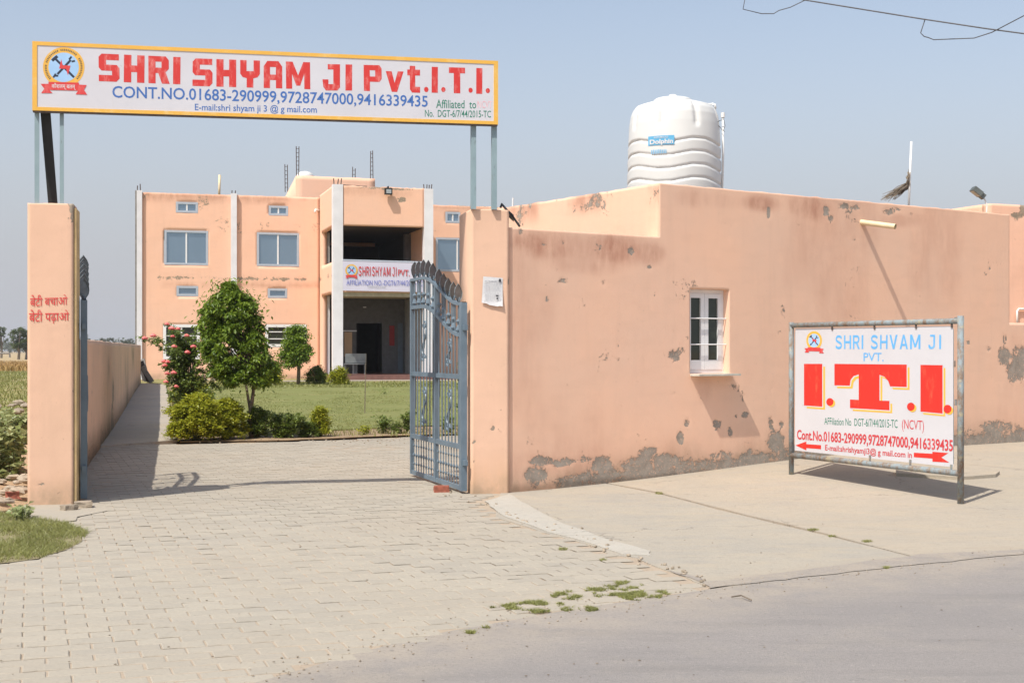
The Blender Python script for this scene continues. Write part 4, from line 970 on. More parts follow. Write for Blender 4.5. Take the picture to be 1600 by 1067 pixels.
# ================================================================== water tank
tc = P(1053.5, 300, 18.75); tz0 = 3.3; R0 = 72*18.75/F
tk = root('water_tank', (tc.x, tc.y, tz0), 'white ribbed plastic water tank standing on the office roof', 'water tank')
nth, nzz = 160, 150; topz_ = CH + (HZ-161)*18.75/F
prof = [(1.02, 3.3), (1.02, CH+(HZ-292)*18.75/F), (1.0, CH+(HZ-240)*18.75/F), (.985, CH+(HZ-214)*18.75/F), (.972, CH+(HZ-198)*18.75/F), (.945, CH+(HZ-184)*18.75/F), (.90, CH+(HZ-175)*18.75/F), (.82, CH+(HZ-168)*18.75/F), (.60, CH+(HZ-163)*18.75/F), (.44, topz_)]
pr = np.array(prof); tt = np.linspace(0, 1, nzz); seglen = np.concatenate([[0], np.cumsum(np.hypot(np.diff(pr[:, 0])*R0, np.diff(pr[:, 1])))]); seglen /= seglen[-1]
rz_ = np.interp(tt, seglen, pr[:, 0])*R0; zz_ = np.interp(tt, seglen, pr[:, 1])
TH, TT = np.meshgrid(np.linspace(0, 2*math.pi, nth, endpoint=False), np.arange(nzz), indexing='ij'); Rr = rz_[TT]; Zz = zz_[TT]
phi = (TH - math.radians(-90)); tri = np.abs(((phi - math.radians(25)) / (math.pi/2)) % 1.0 - .5) * 2      # 1 at crest
wave = np.clip((tri - .5) * 3.4, -1, 1) * .028
zr = Zz - wave; first = CH + (HZ-229)*18.75/F; per = .178
fr = ((first - zr) / per); g_ = fr - np.round(fr); groove = np.exp(-(g_/.085)**2) * sstep(-.35, -.1, fr) * .022 + sstep(-.02, .3, fr)*0
slope = np.where(fr > -.1, (.5 - (fr % 1.0)) * .011, 0) * sstep(-.1, .05, fr)
vert = .038 * np.exp(-((((phi/(math.pi/4)) % 1.0) - .5)/.07)**2) * sstep(first + .16, first + .26, Zz) * (1 - sstep(.9, 1, 1-(Rr/R0)))
rise = .012 * (np.abs((((phi/(math.pi/4)) % 1.0) - .5)) > .2) * sstep(first + .16, first + .26, Zz)
RR = Rr - groove*1.1 + slope - vert
VT = np.stack([tc.x + RR*np.cos(TH), tc.y + RR*np.sin(TH), Zz], -1).reshape(-1, 3)
i_, j_ = np.meshgrid(np.arange(nth), np.arange(nzz-1), indexing='ij'); i_ = i_.ravel(); j_ = j_.ravel(); i2 = (i_+1) % nth
fast_mesh('tank_body', VT, np.stack([i_*nzz+j_, i2*nzz+j_, i2*nzz+j_+1, i_*nzz+j_+1], 1), M['tank'], tk, smooth=True)
rl = .44*R0
MB().lathe((tc.x - .02, tc.y, topz_ - .02), [(rl*.98, -.03), (rl*.98, .03), (rl*.93, .055), (rl*.85, .07), (rl*.8, .075), (.06, .10), (.05, .13), (.01, .13)], 40).build('lid', M['tank'], tk, True)
TP = Plane(tc.x - math.sin(math.radians(19))*0, tc.y - R0*1.035, 0.0)
# label follows the curve
def curved(pxa, pxb, pya, pyb, off, m, name, nseg=8, geo=None):
    def at_(px, py):
        x = (px-1053.5)*18.75/F*1.035; x = max(-R0*.95, min(R0*.95, x)); y = -math.sqrt(max(1e-6, (R0*.99+off)**2 - x*x)); z = CH - (py-HZ)*18.2/F
        return (tc.x + x*.985, tc.y + y, z)
    b = MB()
    if geo is None:
        for i in range(nseg+1):
            px = pxa + (pxb-pxa)*i/nseg; b.v += [at_(px, pya), at_(px, pyb)]
        b.f = [(2*i, 2*i+1, 2*i+3, 2*i+2) for i in range(nseg)]
    else:
        V, Fc = geo; mn, mx = V.min(0), V.max(0); T_ = (V-mn)/(mx-mn); b.v = [at_(pxa + (pxb-pxa)*a, pyb + (pya-pyb)*c) for a, c in T_]; b.f = Fc
    return b.build(name, m, tk)
lab = curved(1008, 1045, 213, 227.5, .016, M['skyblue'], 'label')
curved(1010, 1043, 218.5, 228, .021, M['paper'], 'lettering', geo=text_geo('Dolphin', .035))
curved(1016, 1036, 214.2, 217, .021, M['paper'], 'lettering', geo=text_geo('ROTOMOULD', .01))
for k in range(9):
    x = 1012 + k*2.5; curved(x, x + 1.5, 234 + random.uniform(0, 1), 241, .018, M['labelblue'], 'faded_print', 1)
# overflow pipe beside the tank
px_ = root('tank_overflow_pipe', P(1124, 292, 18.9), 'thin white bent pipe rising from the roof over the tank shoulder', 'pipe')
b = MB(); b.tube([P(1086, 163, 18.75), P(1113, 163, 18.8), P(1117, 165, 18.8), P(1117.5, 190, 18.85), P(1121, 240, 18.9), P(1127, 312, 18.95)], .013, 8); b.build('pipe_run', M['pvc'], px_, True)
MB().tube([P(1112, 163, 18.8), P(1117, 164, 18.8), P(1117.3, 170, 18.8)], .02, 8).build('elbow', M['pvc'], px_, True)
vp = root('vent_pipe', P(1130, 312, 18.6), 'white capped vent pipe with dark wire tied round it, right of the tank', 'pipe')
MB().tube([P(1127.5, 318, 18.6), P(1130, 240, 18.6), P(1129.6, 181, 18.6)], .016, 8).build('pipe_run', M['pvc'], vp, True)
MB().tube([P(1129.6, 184, 18.6), P(1129.6, 176.5, 18.6)], .028, 10).build('pipe_cap', M['pvc'], vp)
for q in ([(1117, 194), (1124, 189), (1131, 187), (1133, 197), (1130, 204)], [(1119, 193), (1126, 200), (1128, 203), (1132, 206)]):
    MB().tube([P(a, c, 18.57 - .02*i) for i, (a, c) in enumerate(q)], .005, 4).build('tie_wire', M['black'], vp)

# things on the roof line
wall_y = lambda px: WP.o[1] + WP.u(px)*WP.d[1]
def poleto(px0, y0, px1, y1, Yd, r, name, lab, cat, m):
    o_ = MB().tube([P(px0, y0, Yd), P(px1, y1, Yd)], r, 8).build(name, m); tag(o_, lab, cat); return o_
pr_ = root('roof_rod', P(1420, 330, 20.2), 'white plastic pole on the office roof with dry twigs tied to it', 'pole')
MB().tube([P(1419.5, 332, 20.2), P(1424, 221.5, 20.2)], .017, 8).build('pole_shaft', M['pvc'], pr_, True)
b = MB()
for k in range(46):
    a = random.random(); s0 = P(1421 + random.uniform(-2.5, 1.5), 268 + 26*a, 20.2 + random.uniform(-.05, .05)); 
    if k < 18: e0 = P(1419 + random.uniform(-4, 3), 262 + 30*random.random(), 20.2 + random.uniform(-.06, .06))
    else: e0 = P(1376 + random.uniform(0, 22), 309 + random.uniform(-6, 7), 20.2 + random.uniform(-.2, .2)); s0 = P(1421 + random.uniform(-4, 1), 290 + random.uniform(-6, 4), 20.2)
    m_ = s0.lerp(e0, .5) + Vector((0, 0, random.uniform(-.02, .03))); b.tube([s0, m_, e0], [.008, .007, .003], 4)
stuff(b.build('dry_twigs', M['dryleaf'], pr_))
poleto(801, 326, 801.5, 309.5, 22.5, .014, 'roof_rod', 'short thin white rod on the side parapet above the right pillar', 'rod', M['pvc'])
def floodlight(base, el, hd, lab, face):
    r = root('floodlight', base, lab, 'floodlight'); MB().tube([base, el, hd], .012, 6).build('bracket', M['black'], r)
    return r
# street light style lamp at right
fl = root('roof_lamp', P(1538, 338, 21.6), 'small grey lamp head on a curved arm at the right end of the office roof', 'lamp')
MB().tube([P(1541, 345, 21.6), P(1542, 322, 21.6), P(1539, 312, 21.6), P(1534, 307, 21.6)], .012, 6).build('arm', M['pvc'], fl)
a0, a1 = P(1537, 309.5, 21.6), P(1519, 295.5, 21.6); ax = (a1-a0).normalized(); sd_ = Vector((0, 1, 0)); nn_ = ax.cross(sd_)
b = MB(); 
def lamphead(x, y, z): return a0 + ax*x*(a1-a0).length + sd_*y*.09*(1.0 if x > .3 else .6) + nn_*z*.05
for x0, x1 in ((0, .3), (.3, .8), (.8, 1)): b.box(lamphead, x0 + .001, x1 - .001, -1, 1, -1, .6)
b.build('lamp_head', mat('grey_lamp_housing', (0.16, 0.18, 0.17), .5, metal=.3), fl)
b = MB(); b.box(lamphead, .35, .95, -.8, .8, .605, .7); b.build('lamp_glass', mat('lamp_glass_grey', (0.45, 0.47, 0.42), .2), fl)
# black floodlight bracket behind right pillar
fb = root('floodlight', P(787, 325, 15.5), 'black floodlight on a bracket clamped behind the right gate pillar top', 'floodlight')
MB().tube([P(782, 325, 15.45), P(784, 319, 15.45), P(789, 325, 15.4), P(803, 341, 15.32), P(812, 354, 15.28)], .014, 6).build('bracket', M['black'], fb)
b = MB(); o_ = P(799, 338, 15.5); b.box(lambda x, y, z: o_ + Vector((x*.028, y*.06, z*.035 - x*.025)), -1, 1, -1, 1, -1, 1); b.build('lamp_head', M['black'], fb)

# ================================================================== overhead wires
def wirep(name, pts, lab, r=.009):
    o_ = MB().tube([P(*p) for p in pts], r, 5).build(name, M['wire'], None, True); tag(o_, lab, 'wire')
wirep('overhead_wire', [(1120, -30, 15), (1254, 0, 14.5), (1440, 30, 14), (1540, 45, 13.6), (1600, 53, 13.4), (1700, 64, 13)], 'thin dark overhead wire crossing the top right of the sky', .0075)
wirep('loose_wire', [(1166, -12, 15), (1161, 15, 15), (1190, 22, 15), (1209, 22, 15), (1217, 17, 15), (1235, 12, 15), (1262, -1, 15), (1275, -10, 15)], 'loose sagging wire loop near the top of the sky', .0055)
wirep('loose_wire', [(1445, 32, 14), (1438.5, 52, 14), (1444, 57.5, 14), (1450, 59, 14), (1459, 62.5, 14), (1522, 60, 13.8), (1550, 51, 13.6), (1575, 38, 13.4), (1598, 26, 13.2), (1640, 5, 13)], 'loose wire loop hanging from the overhead wire, far right', .0055)

# ================================================================== ITI board
rb = G(1501, 787); lb = G(1236.5, 741)
BA = math.atan2(rb.y-lb.y, rb.x-lb.x); IB = Plane(lb.x, lb.y, BA)
it = root('iti_signboard', (lb + rb)/2, 'white hand painted I.T.I. board in a rusty pipe frame on the apron', 'sign')
Li = math.hypot(rb.x-lb.x, rb.y-lb.y)
ztL, ztR = IB.z(1238, 505), IB.z(1500, 498)
MB().tube([lb - Vector((0, 0, .05)), IB.p(0, ztL + .012, 0)], .031, 12).build('post', M['rustpipe'], it, True)
MB().tube([rb - Vector((0, 0, .05)), IB.p(Li, ztR + .03, 0)], .033, 12).build('post', M['rustpipe'], it, True)
MB().tube([IB.p(0, IB.z(1238, 508.5), 0), IB.p(Li, IB.z(1500, 501.5), 0)], .030, 12).build('top_pipe', M['rustpipe'], it, True)
MB().tube([IB.p(0, IB.z(1238, 711), 0), IB.p(Li, IB.z(1500, 739.5), 0)], .032, 12).build('bottom_pipe', M['rustpipe'], it, True)
co = [IB.uz(1243, 513.6), IB.uz(1489.5, 509.4), IB.uz(1489.5, 729.5), IB.uz(1241.8, 703.5)]
b = MB(); nn1 = 14
for i in range(nn1+1):
    for j in range(nn1+1):
        a, c_ = i/nn1, j/nn1; U0 = co[3][0] + (co[2][0]-co[3][0])*a; U1 = co[0][0] + (co[1][0]-co[0][0])*a
        zb_ = co[3][1] + (co[2][1]-co[3][1])*a; zt_ = co[0][1] + (co[1][1]-co[0][1])*a
        b.v.append(tuple(IB.p(U0 + (U1-U0)*c_, zb_ + (zt_-zb_)*c_, .0)))
b.f = [(i*(nn1+1)+j, (i+1)*(nn1+1)+j, (i+1)*(nn1+1)+j+1, i*(nn1+1)+j+1) for i in range(nn1) for j in range(nn1)]
b2_ = MB(); b2_.bx(IB, co[3][0] + .004, co[2][0] - .004, min(co[3][1], co[2][1]) + .03, min(co[0][1], co[1][1]) - .03, -.012, -.004); b2_.build('backing', M['angle'], it)
b.build('sheet', M['board2'], it)
for x in (1301, 1367, 1432, 1488):
    z1 = IB.z(x, 507 if x < 1300 else 506 - (x-1300)*.025); MB().bx(IB, IB.u(x) - .012, IB.u(x) + .012, z1 - .07, z1 - .02, .003, .012).build('clip', M['rebar'], it)
for x, y in ((1423, 734), (1360, 727), (1487, 742), (1494, 512), (1494, 640), (1492, 580)):
    u, z = IB.uz(x, y - 12); MB().bx(IB, u - .012, u + .012, z - .035, z + .03, .003, .012).build('clip', M['rustpipe'], it)
K = .0015
def ip(pts, off, m, name='lettering', holes=()): return pxpoly(IB, pts, off, m, it, name, holes)
I1 = [(1256.5, 568.4), (1285, 568.4), (1285, 635.3), (1256.5, 633.3)]
I2 = [(1438.5, 570), (1473, 570.5), (1473, 646), (1438.5, 642.8)]
Tg = [(1304, 568.4), (1417, 569.5), (1417, 604.6), (1391, 603.6), (1388, 595), (1382, 588.5), (1374.5, 585.5), (1374.5, 625.8), (1390, 626.2), (1390, 641), (1328.4, 637.4), (1328.4, 624), (1342, 624.6), (1342, 585), (1334, 587.5), (1329.5, 593), (1328, 602.5), (1304, 602)]
for poly in (I1, Tg, I2):
    ip([(x + 4.2, y + 4.4) for x, y in poly], K, M['yellow2'], 'yellow_shadow'); ip(poly, K + .003, M['board2'], 'white_gap') if False else None
    # white gap slightly grown, then red
    cx_ = sum(p[0] for p in poly)/len(poly)
    ip([(x + 1.5, y + 1.6) for x, y in poly], K + .0005, M['board2'], 'white_gap'); ip(poly, K + .001, M['redfresh'])
def circ(cx, cy, rx, ry, n=22): return [(cx + rx*math.cos(2*math.pi*i/n), cy + ry*math.sin(2*math.pi*i/n)) for i in range(n)]
for cx, cy, r_ in ((1297, 627.8, 5.6), (1423.5, 635.3, 6), (1480.8, 639, 6.2)):
    ip(circ(cx + 2.6, cy + 2, r_, r_*1.08), K + .0014, M['yellow2'], 'yellow_shadow'); ip(circ(cx, cy, r_, r_*1.08), K + .0018, M['redfresh'])
thin_text(IB, 'SHRI', (1305.2, 1348.8, 524, 545.3, 523.6, 545.3), K, M['sky'], it)
thin_text(IB, 'SHVAM', (1360.5, 1438.2, 523.5, 545.3, 522.8, 545.3), K, M['sky'], it)
thin_text(IB, 'JI', (1450.7, 1470.5, 523, 545.5, 523, 545.3), K, M['sky'], it, .4)
text(IB, 'PVT.', (1349.4, 1380.8, 551.2, 564.2, 551.3, 564.5), K, M['sky'], it, .004)
text(IB, 'AFFiliation No  DGT-6/7/44/2015-TC', (1288.2, 1402.5, 652, 663, 655.6, 668.6), K, M['green'], it, .0)
text(IB, '(NCVT)', (1409.5, 1443.8, 655, 674, 657, 677), K, M['redthin'], it, .0)
text(IB, 'Cont.No.01683-290999,9728747000,9416339435', (1245.6, 1489, 671, 688.5, 687.2, 707.8), K, M['redthin'], it, .022)
text(IB, 'E-mail:shrishyamji3@ g mail.com in', (1289.4, 1425, 694, 706, 705.5, 718.5), K, M['redthin'], it, .014)
ip([(1243, 695.6), (1260, 689.5), (1260, 693.6), (1283, 695.2), (1283, 701.6), (1260, 699.8), (1260, 703.4)], K, M['redfresh'], 'arrow')
ip([(1428, 707), (1457, 708.6), (1457, 705.5), (1482, 707.5), (1471, 714.5), (1483.5, 722.5), (1457, 721), (1457, 716.2), (1428, 714)], K, M['redfresh'], 'arrow')
emblem(IB, 1272.2, 532, 12.3, 14.6, 15, K, it, False)

# ================================================================== main building
MA = math.radians(16.5); FP = Plane((222-800)*55/F, 55.0, MA)
mb = root('institute_building', FP.p(7, .4, 0), 'two storey peach institute building with white columns and blue glass windows', 'building')
u500 = FP.u(500); pt = FP.p(u500, 0); k_ = (521-800)/F
pdep = -(pt.x - k_*pt.y) / (FP.n[0] - k_*FP.n[1]); PP = FP.shift(pdep)
facez = .42
WIN = [(258, 324, 361.5, 413), (402.5, 466, 365, 415), (682, 747, 373, 423.5)]
VENT = [(276, 308, 317, 331.5), (421, 449, 323, 336), (697, 718, 332.5, 347.5), (277, 308.5, 448, 461.5), (419.5, 447.5, 452, 464.5), (713, 741, 449, 462)]
GW = [(256, 311, 508, 560), (415.5, 478, 508, 541)]
holes = []
def fz(q): 
    ua, z1 = FP.uz(q[0], q[2]); ub_, _ = FP.uz(q[1], q[2]); z0 = FP.z((q[0]+q[1])/2, q[3]); z1 = FP.z((q[0]+q[1])/2, q[2]); return ua, ub_, z0, z1
holes = [fz(q) for q in WIN + VENT + GW]
uPL, uPR = PP.u(520.5), PP.u(677); uPL2, uPR2 = PP.u(536), PP.u(663)
zroofL = FP.z(222, 300.5); zroofR = FP.z(500, 309)
zopT, zopB = PP.z(600, 353.5), PP.z(600, 409); zbB, zgT = PP.z(600, 455), PP.z(600, 463.5); zfl = PP.z(600, 586)
holes_p = [(uPL + .25, uPR - .25, zopB + .0, zopT - .1), (uPL + .25, uPR - .25, zfl, zgT)]
uEnd = FP.u(900)
def ffn(U, Z):
    pe = .0*U; st = .75*sstep(zroofL - .5, zroofL - .1, Z) * sstep(.35, .6, fbm(U*.8, Z*1.5, 3))
    px = 800 + F*(FP.o[0] + FP.d[0]*U)/(FP.o[1] + FP.d[1]*U); py = HZ - (Z-CH)*F/(FP.o[1] + FP.d[1]*U)
    line = np.exp(-((py - (433 + 6*fbm(U*1.2, 0*U, 2) - (px > 380)*(-1)))/3.0)**2) * ((px > 245) & (px < 480)) + np.exp(-((py - 436)/4)**2)*(px > 690)
    pe = .75*line*(fbm(U*1.6, Z*4, 8) > .38) + .36*sstep(.60, .72, fbm(U*1.2, Z*1.6, 5)) * sstep(5.2, 6.6, Z)
    st = np.maximum(st, .6*np.exp(-((py - 445)/4)**2)*sstep(.4, .6, fbm(U*.9, Z, 6))); pe = pe + .5*sstep(700, 720, px)*np.exp(-((py-322)/3)**2)
    return pe, np.clip(st, 0, 1)
roof_top = lambda U: zroofL + (zroofR-zroofL)*np.clip(U/u500, 0, 2.2)
wall('facade_wall', FP, 0, uPL - .002, .1, roof_top, .13, .23, M['facade'], mb, holes=holes[:2] + holes[3:5] + holes[6:8] + holes[8:11] if False else [h for h in holes if h[1] < uPL], fn=ffn, rough_top=.02, und=.02)
wall('facade_wall', FP, uPR + .002, uEnd, .1, lambda U: 0*U + FP.z(700, 321), .13, .23, M['facade'], mb, holes=[h for h in holes if h[0] > uPR], fn=ffn, rough_top=.03, und=.02)
for i, h in enumerate(holes):
    a, b_, z0, z1 = h; fr_ = MB(); t_ = .055 if i < 3 else (.06 if i < 9 else .09); o0, o1 = -.07, .012
    e = .03
    fr_.bx(FP, a - e, a + t_, z0 - e, z1 + e, o0, o1); fr_.bx(FP, b_ - t_, b_ + e, z0 - e, z1 + e, o0, o1); fr_.bx(FP, a + t_ + .001, b_ - t_ - .001, z1 - t_, z1 + e, o0, o1); fr_.bx(FP, a + t_ + .001, b_ - t_ - .001, z0 - e, z0 + t_, o0, o1)
    two = i in (0, 1, 2, 3, 4, 5, 9, 10)
    wfm = fr_.build('window', M['frame_al'] if i < 9 else M['white'], mb)
    if two: MB().bx(FP, (a+b_)/2 - .03, (a+b_)/2 + .03, z0 + t_ + .001, z1 - t_ - .001, -.05, -.01).build('mullion', M['white'], wfm)
    MB().bx(FP, a + t_ - .01, b_ - t_ + .01, z0 + t_ - .01, z1 - t_ + .01, -.066, -.058).build('pane', M['glass'] if i < 9 else M['glass_dark'], wfm)
    if i >= 9:
        for zf in (.35, .68): MB().bx(FP, a + t_ + .001, b_ - t_ - .001, z0 + (z1-z0)*zf - .02, z0 + (z1-z0)*zf + .02, -.048, -.02).build('grille_bar', M['white'], wfm)
# white columns on the facade
def colm(pl, xa, xb, ytop, z0, name='column', o0=-.0, o1=.22, parent=None):
    b = MB(); b.bx(pl, pl.u(xa), pl.u(xb), z0, pl.z((xa+xb)/2, ytop), o0, o1); return b.build(name, M['whitewash'], parent or mb)
colm(FP, 213.5, 222, 298, .1, o0=-.25, o1=.12); colm(FP, 360.5, 369.5, 303, .1, o0=.023, o1=.16)
b = MB(); b.bx(FP, FP.u(211.3), FP.u(213.3), .1, FP.z(212, 298), -.25, .10); b.build('cement_edge', M['rough_cement'], mb)
colm(PP, 520.5, 536, 288, .1, o0=-.35, o1=.0); colm(PP, 663, 677, 295, .1, o0=-.35, o1=.0)
# portico
zt1, zt2 = PP.z(536, 290), PP.z(663, 294.5)
def pfn(U, Z): return blobs(PP, U, Z, [(628, 312, 8, 4, .8), (620, 296, 30, 2, .8), (585, 293, 30, 2, .6)]), .4*sstep(zt1-.5, zt1-.2, Z)*sstep(.4, .6, fbm(U, Z*2, 1))
wall('portico_beam', PP.shift(-.04), uPL2 + .001, uPR2 - .001, zopT, lambda U: zt1 + (zt2-zt1)*(U-uPL2)/(uPR2-uPL2), .1, .23, M['facade'], mb, fn=pfn, rough_top=.04)
b = MB(); b.bx(PP, uPL2 + .001, uPR2 - .001, zbB - .05, zopB, -.30, -.06); b.build('parapet', M['facade'], mb)
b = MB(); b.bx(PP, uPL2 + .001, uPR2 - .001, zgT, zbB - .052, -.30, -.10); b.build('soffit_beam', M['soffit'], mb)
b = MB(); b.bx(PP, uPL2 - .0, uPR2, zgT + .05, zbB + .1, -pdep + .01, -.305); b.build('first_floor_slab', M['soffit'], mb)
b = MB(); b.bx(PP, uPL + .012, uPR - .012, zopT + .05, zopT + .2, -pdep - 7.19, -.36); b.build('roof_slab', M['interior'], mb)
# side walls of the portico (left has openings, right is solid)
sideT = PP.z(521, 290)
SL = Plane(PP.p(uPL, 0, -.355).x, PP.p(uPL, 0, -.355).y, MA + math.pi/2); SL.n = (-PP.d[0], -PP.d[1]); Ls = pdep - .36
hz0, hz1 = PP.z(517, 409), PP.z(517, 352.5); gz1 = PP.z(517, 457)
wall('portico_side_wall', SL, 0, Ls, .1, sideT, .12, .22, M['facade'], mb, holes=[(.02, Ls - .55, hz0, hz1), (.02, Ls - .55, .42, gz1)], fn=lambda U, Z: (.6*np.exp(-((Z-hz0+.5)/.15)**2)*(fbm(U*2, Z*2) > .5), 0*U))
b = MB(); b.bx(FP, uPL + .002, uPL + .35, .1, gz1 - .003, .0, .5); b.build('pilaster', M['whitewash'], mb)
b = MB(); b.bx(FP, uPL + .012, uPL + .35, hz0 + .003, hz1 - .003, .0, .5); b.build('pilaster', M['interior_pale'], mb)
b = MB(); b.bx(PP, uPR - .22, uPR - .002, zopB - .3, sideT, -pdep + .002, -.352); b.build('portico_side_wall', M['facade'], mb)
b = MB(); b.bx(PP, uPR - .24, uPR - .01, .1, zopB - .302, -pdep - 7.2, -.352); b.build('portico_side_wall', M['interior_pale'], mb)
b = MB(); b.bx(PP, uPR - .5, uPR - .225, zopB - .3, zopT, -pdep + .1, -pdep + .4); b.build('pilaster', M['interior_grey'], mb)
# dark hall behind both floors
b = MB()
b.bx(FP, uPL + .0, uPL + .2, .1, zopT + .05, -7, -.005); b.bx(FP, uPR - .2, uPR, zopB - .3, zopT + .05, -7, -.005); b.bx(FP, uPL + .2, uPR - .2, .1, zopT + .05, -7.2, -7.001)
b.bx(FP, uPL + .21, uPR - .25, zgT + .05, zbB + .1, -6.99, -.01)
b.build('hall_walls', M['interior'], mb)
# ground-floor entrance inner wall, door opening, board coloured as a glazing reflection, notice, lamp
IP = FP.shift(-.8)
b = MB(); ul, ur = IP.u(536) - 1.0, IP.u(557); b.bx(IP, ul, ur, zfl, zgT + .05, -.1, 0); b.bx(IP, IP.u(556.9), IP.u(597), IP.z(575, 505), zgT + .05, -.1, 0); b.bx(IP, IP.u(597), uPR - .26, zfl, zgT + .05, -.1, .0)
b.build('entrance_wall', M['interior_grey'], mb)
b = MB(); b.bx(IP, IP.u(538), IP.u(550), IP.z(545, 557), IP.z(545, 519), .002, .03); b.build('painted_reflection_panel', M['beige'], mb)  # opaque beige board, its colour stands in for a reflection in the glass
b = MB(); b.bx(IP, IP.u(536), IP.u(557), IP.z(545, 518), IP.z(545, 516), .002, .05); b.build('glazing_rail', M['white'], mb)
b = MB(); b.bx(IP, IP.u(609) - .02, IP.u(616), IP.z(610, 540), IP.z(610, 509), .003, .04); b.build('red_notice_board', M['redsilk'], mb)
b = MB(); b.bx(IP, IP.u(621.5), IP.u(629), zfl + .01, IP.z(625, 505), .003, .05); b.build('inner_door', M['door'], mb)
b = MB(); b.bx(IP, IP.u(567), IP.u(571), IP.z(568, 481), IP.z(568, 479.3), .01, .2); b.build('ceiling_lamp', M['white'], mb)
# floor, steps and the concrete strip before the building
b = MB(); b.bx(PP, uPL + .003, uPR - .003, .2, zfl, -pdep - 6.9, .0 - .36); b.bx(PP, uPL + .02, uPR + 2.0, .2, zfl - .015, -.35, .35); b.build('porch_floor', M['tile'], mb)
b = MB(); b.bx(PP, uPL - 3.8, uPR + 4.0, .1, PP.z(600, 593), .352, 1.3); b.bx(FP, FP.u(262), uPL - 3.81, .1, PP.z(600, 593) - .01, .13, 1.6); b.build('concrete_apron', M['pathc'], mb)
# first-floor banner
BN = PP.shift(.03)
bn = root('first_floor_banner', BN.p(BN.u(600), BN.z(600, 455), 0), 'white cloth banner with red lettering hung across the portico balcony', 'banner')
b = MB(); na, nb_ = 24, 6; ua, ubb = BN.u(535.8), BN.u(663.5)
for i in range(na+1):
    for j in range(nb_+1):
        a, c_ = i/na, j/nb_; z = BN.z(535.8 + 127*a, 454 + 2.5*a)*(1-c_) + BN.z(535.8 + 127*a, 407 + 3.2*a)*c_; b.v.append(tuple(BN.p(ua + (ubb-ua)*a, z, .0)))
b.f = [(i*(nb_+1)+j, (i+1)*(nb_+1)+j, (i+1)*(nb_+1)+j+1, i*(nb_+1)+j+1) for i in range(na) for j in range(nb_)]
b.build('cloth', M['banner'], bn)
b = MB(); b.tube([BN.p(ua, BN.z(536, 406.5), -.02), BN.p(ubb, BN.z(663, 410), -.02)], .035, 6); b.build('top_rail', M['frame_al'], bn)
thin_text(BN, 'SHRI', (560, 579, 416.5, 431, 416.8, 431.2), .02, M['redthin'], bn); thin_text(BN, 'SHYAM', (581, 610, 416.8, 431.2, 417.4, 431.8), .02, M['redthin'], bn); thin_text(BN, 'JI', (613, 619.3, 417.5, 431.9, 417.6, 432), .02, M['redthin'], bn, .4)
text(BN, 'PVT.', (621.9, 640, 421.5, 431, 422, 432), .02, M['redthin'], bn, .015)
text(BN, 'AFFILIATION NO.-DGT6/7/44/2015-TC', (541.3, 660, 437.5, 445.5, 438.5, 447), .02, M['blueviolet'], bn, .0)
text(BN, 'CHANPUR JULANA', (574.3, 602.4, 447, 450.3, 447.4, 450.7), .02, M['ink'], bn, .0)
emblem(BN, 549.1, 422.5, 9.7, 9.5, 9.5, .02, bn, False)
# mumty, rebar, roof tank, pipes
MP = FP.shift(-5.5); mu0, mu1 = MP.u(463), MP.u(586); mz = MP.z(463, 274.5)
wall('stair_head_wall', MP, mu0, mu1, 6.5, lambda U: mz + 0*U, .3, .23, M['facade'], mb, rough_top=.03)
MS = Plane(MP.p(mu0, 0, -.235).x, MP.p(mu0, 0, -.235).y, MA + math.pi/2); MS.n = (-MP.d[0], -MP.d[1])
wall('stair_head_side', MS, 0, 7.0, 6.5, lambda U: mz - .003 - .13*U, .3, .22, M['facade'], mb, rough_top=.02)
b = MB(); b.bx(FP, .1, uPL - .3, roof_top(np.array([0.]))[0] - 1.0, roof_top(np.array([0.]))[0] - .85, -12, -.24); b.bx(FP, .0, .22, .1, zroofL - .05, -12, -.24); b.build('roof_slab', M['rough_cement'], mb)
def rebars(pl, xs, y0, y1, ties, off=-.1):
    for x in xs:
        MB().tube([pl.p(pl.u(x), pl.z(x, y0), off), pl.p(pl.u(x) + random.uniform(-.03, .03), pl.z(x, y1 + random.uniform(-1.5, 1.5)), off)], .022, 5).build('rebar', M['rebar'], mb)
    if ties:
        for y in np.arange(y1 + 4, y0 - 2, 6.5):
            MB().tube([pl.p(pl.u(xs[0]), pl.z(xs[0], y), off - .02), pl.p(pl.u(xs[-1]), pl.z(xs[-1], y), off + .02)], .014, 4).build('rebar_tie', M['rebar'], mb)
rebars(MP, (463.8, 467.3), 275, 228, True); rebars(MP, (579.5, 583.5), 280, 236, True); rebars(MP.shift(-3), (551.5, 555.5), 280, 262, True); rebars(MP.shift(-5), (446, 450), 300, 256, True)
rebars(FP, (214.5, 219.5), 300, 289, False, .0); rebars(FP, (362, 367), 305, 297, False, .08); rebars(PP, (523, 528.5, 533.5), 289, 278.5, False, -.15); rebars(PP, (664, 668, 671.5, 675), 297, 287, False, -.15)
MB().tube([PP.p(PP.u(534), PP.z(534, 287), -.5), PP.p(PP.u(577), PP.z(577, 289.5), -.5)], .03, 5).build('rebar', M['rebar'], mb)
MB().tube([FP.p(FP.u(346.5), FP.z(346.5, 304), -1.5), FP.p(FP.u(347.5), FP.z(347.5, 266.5), -1.5)], .055, 8).build('roof_pipe', M['cream'], mb, True)
MB().tube([FP.p(FP.u(498), FP.z(498, 329), .03), FP.p(FP.u(492), FP.z(492, 329), .2), FP.p(FP.u(491), FP.z(491, 333), .22)], .05, 8).build('drain_spout', M['pvc'], mb, True)
MB().lathe(MP.p(MP.u(482), mz - .1, -1.2), [(.42, -.1), (.44, .12), (.42, .25), (.36, .36), (.24, .43), (.08, .47), (.02, .47)], 20).build('roof_tank_dome', M['tank'], mb, True)
